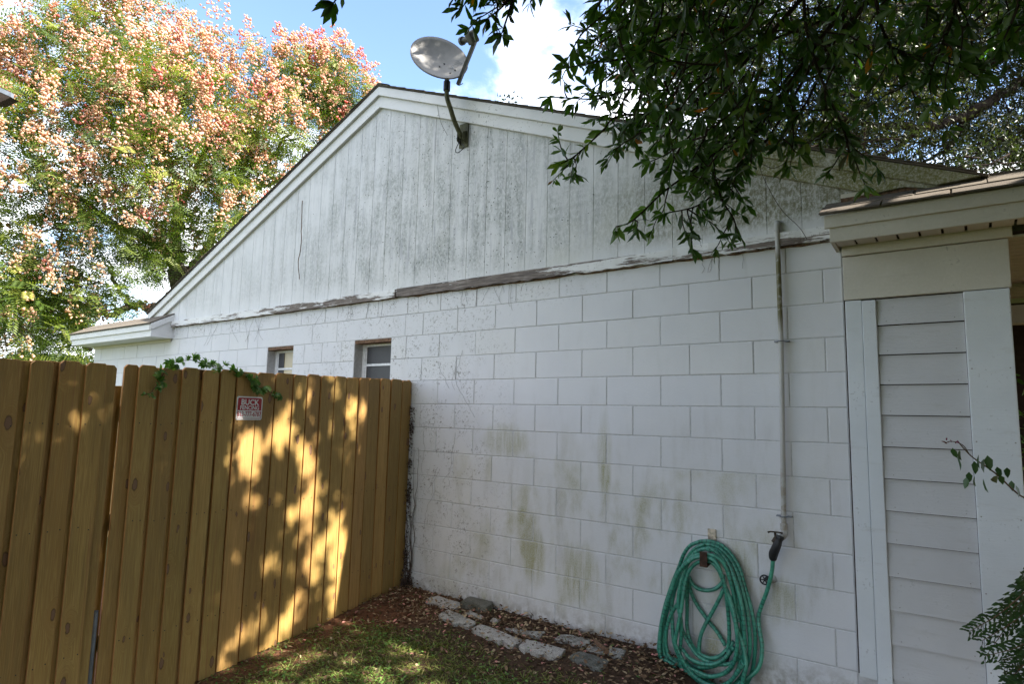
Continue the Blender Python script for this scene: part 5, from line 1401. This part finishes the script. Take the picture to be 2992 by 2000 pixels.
M['litter'] = mat_leaf('fallen_leaf', [(0, (.06, .035, .022)), (.4, (.18, .11, .065)), (.7, (.32, .22, .13)), (.93, (.50, .40, .25)), (1, (.62, .28, .24))], .8, .1, .2, (1, 1, 1))
n = 11000; x = rg.uniform(-2.3, 1.7, n); y = -np.abs(rg.normal(0, .9, n)); ok = (y > -3.3) & (y < -.01)
w_ = np.where(y > -.45, 1., np.where(y > -.8, .5, .2)); ok &= (rg.uniform(size=n) < w_)
x, y = x[ok], y[ok]; n = len(x); P = np.stack([x, y, ground_z(x, y)+rg.uniform(.002, .018, n)], 1)
v_ = rg.uniform(0, .93, n)**1.1; up_ = rg.uniform(size=n) < .25; P[up_ & (y > -.55), 2] += .02; v_[rg.uniform(size=n) < .06] = 1.
tag(make_instances('leaf_litter', *CURL, frames(rdir(n, rg)*[1, 1, .25], rdir(n, rg)*.45+[0, 0, 1]), P, rg.uniform(.014, .040, n)[:, None]*np.ones(3), v_, M['litter']), kind='stuff')
n = 2600; x = rg.uniform(-2.3, 1.6, n); y = -rg.uniform(.0, 2.4, n); P = np.stack([x, y, ground_z(x, y)+.003], 1)
PEB = (np.array([(0, 0, -.5), (.6, 0, 0), (0, .5, 0), (-.6, 0, 0), (0, -.5, 0), (0, 0, .45)]), [(0, 2, 1), (0, 3, 2), (0, 4, 3), (0, 1, 4), (5, 1, 2), (5, 2, 3), (5, 3, 4), (5, 4, 1)])
tag(make_instances('soil_crumbs', *PEB, frames(rdir(n, rg), rdir(n, rg)), P, rg.uniform(.003, .011, n)[:, None]*np.ones(3), rg.uniform(0, .5, n), M['litter']), kind='stuff')
# fallen brown stick across the small stones
st = [(1840, 700), (1880, 740), (1920, 765), (1945, 800)]
P = catmull([on((1150+a/3.128)/PX, (1650+c/3.128)/PX, 2, .095) for a, c in st], 6)
mb = MB(); mb.tube(P, np.linspace(.012, .018, len(P)), 8); o = mb.build('stick', M['rotwood'], None); tag(o, 'short rotten brown stick lying across small edging stones', 'stick')

# corner of another roof at the far left
nr = thing('neighbour_roof', deep(-60, 215, 7.), 'dark eave corner of another roof poking in at left edge over the tree', 'roof')
a, b_, c_ = deep(-200, 110, 7.), deep(26, 212, 7.), deep(8, 240, 7.2)
mb = MB(); mb.prism([a, b_, b_-[0, 0, .05], a-[0, 0, .05]], (fw+[0, 0, -.1])*.04); mb.build('gutter', M['steel'], nr)
mb = MB(); mb.prism([a-[0, 0, .055], b_-[0, 0, .055], deep(-4, 236, 7.), deep(-200, 236, 7.)], fw*.12); mb.build('soffit', M['dark'], nr)
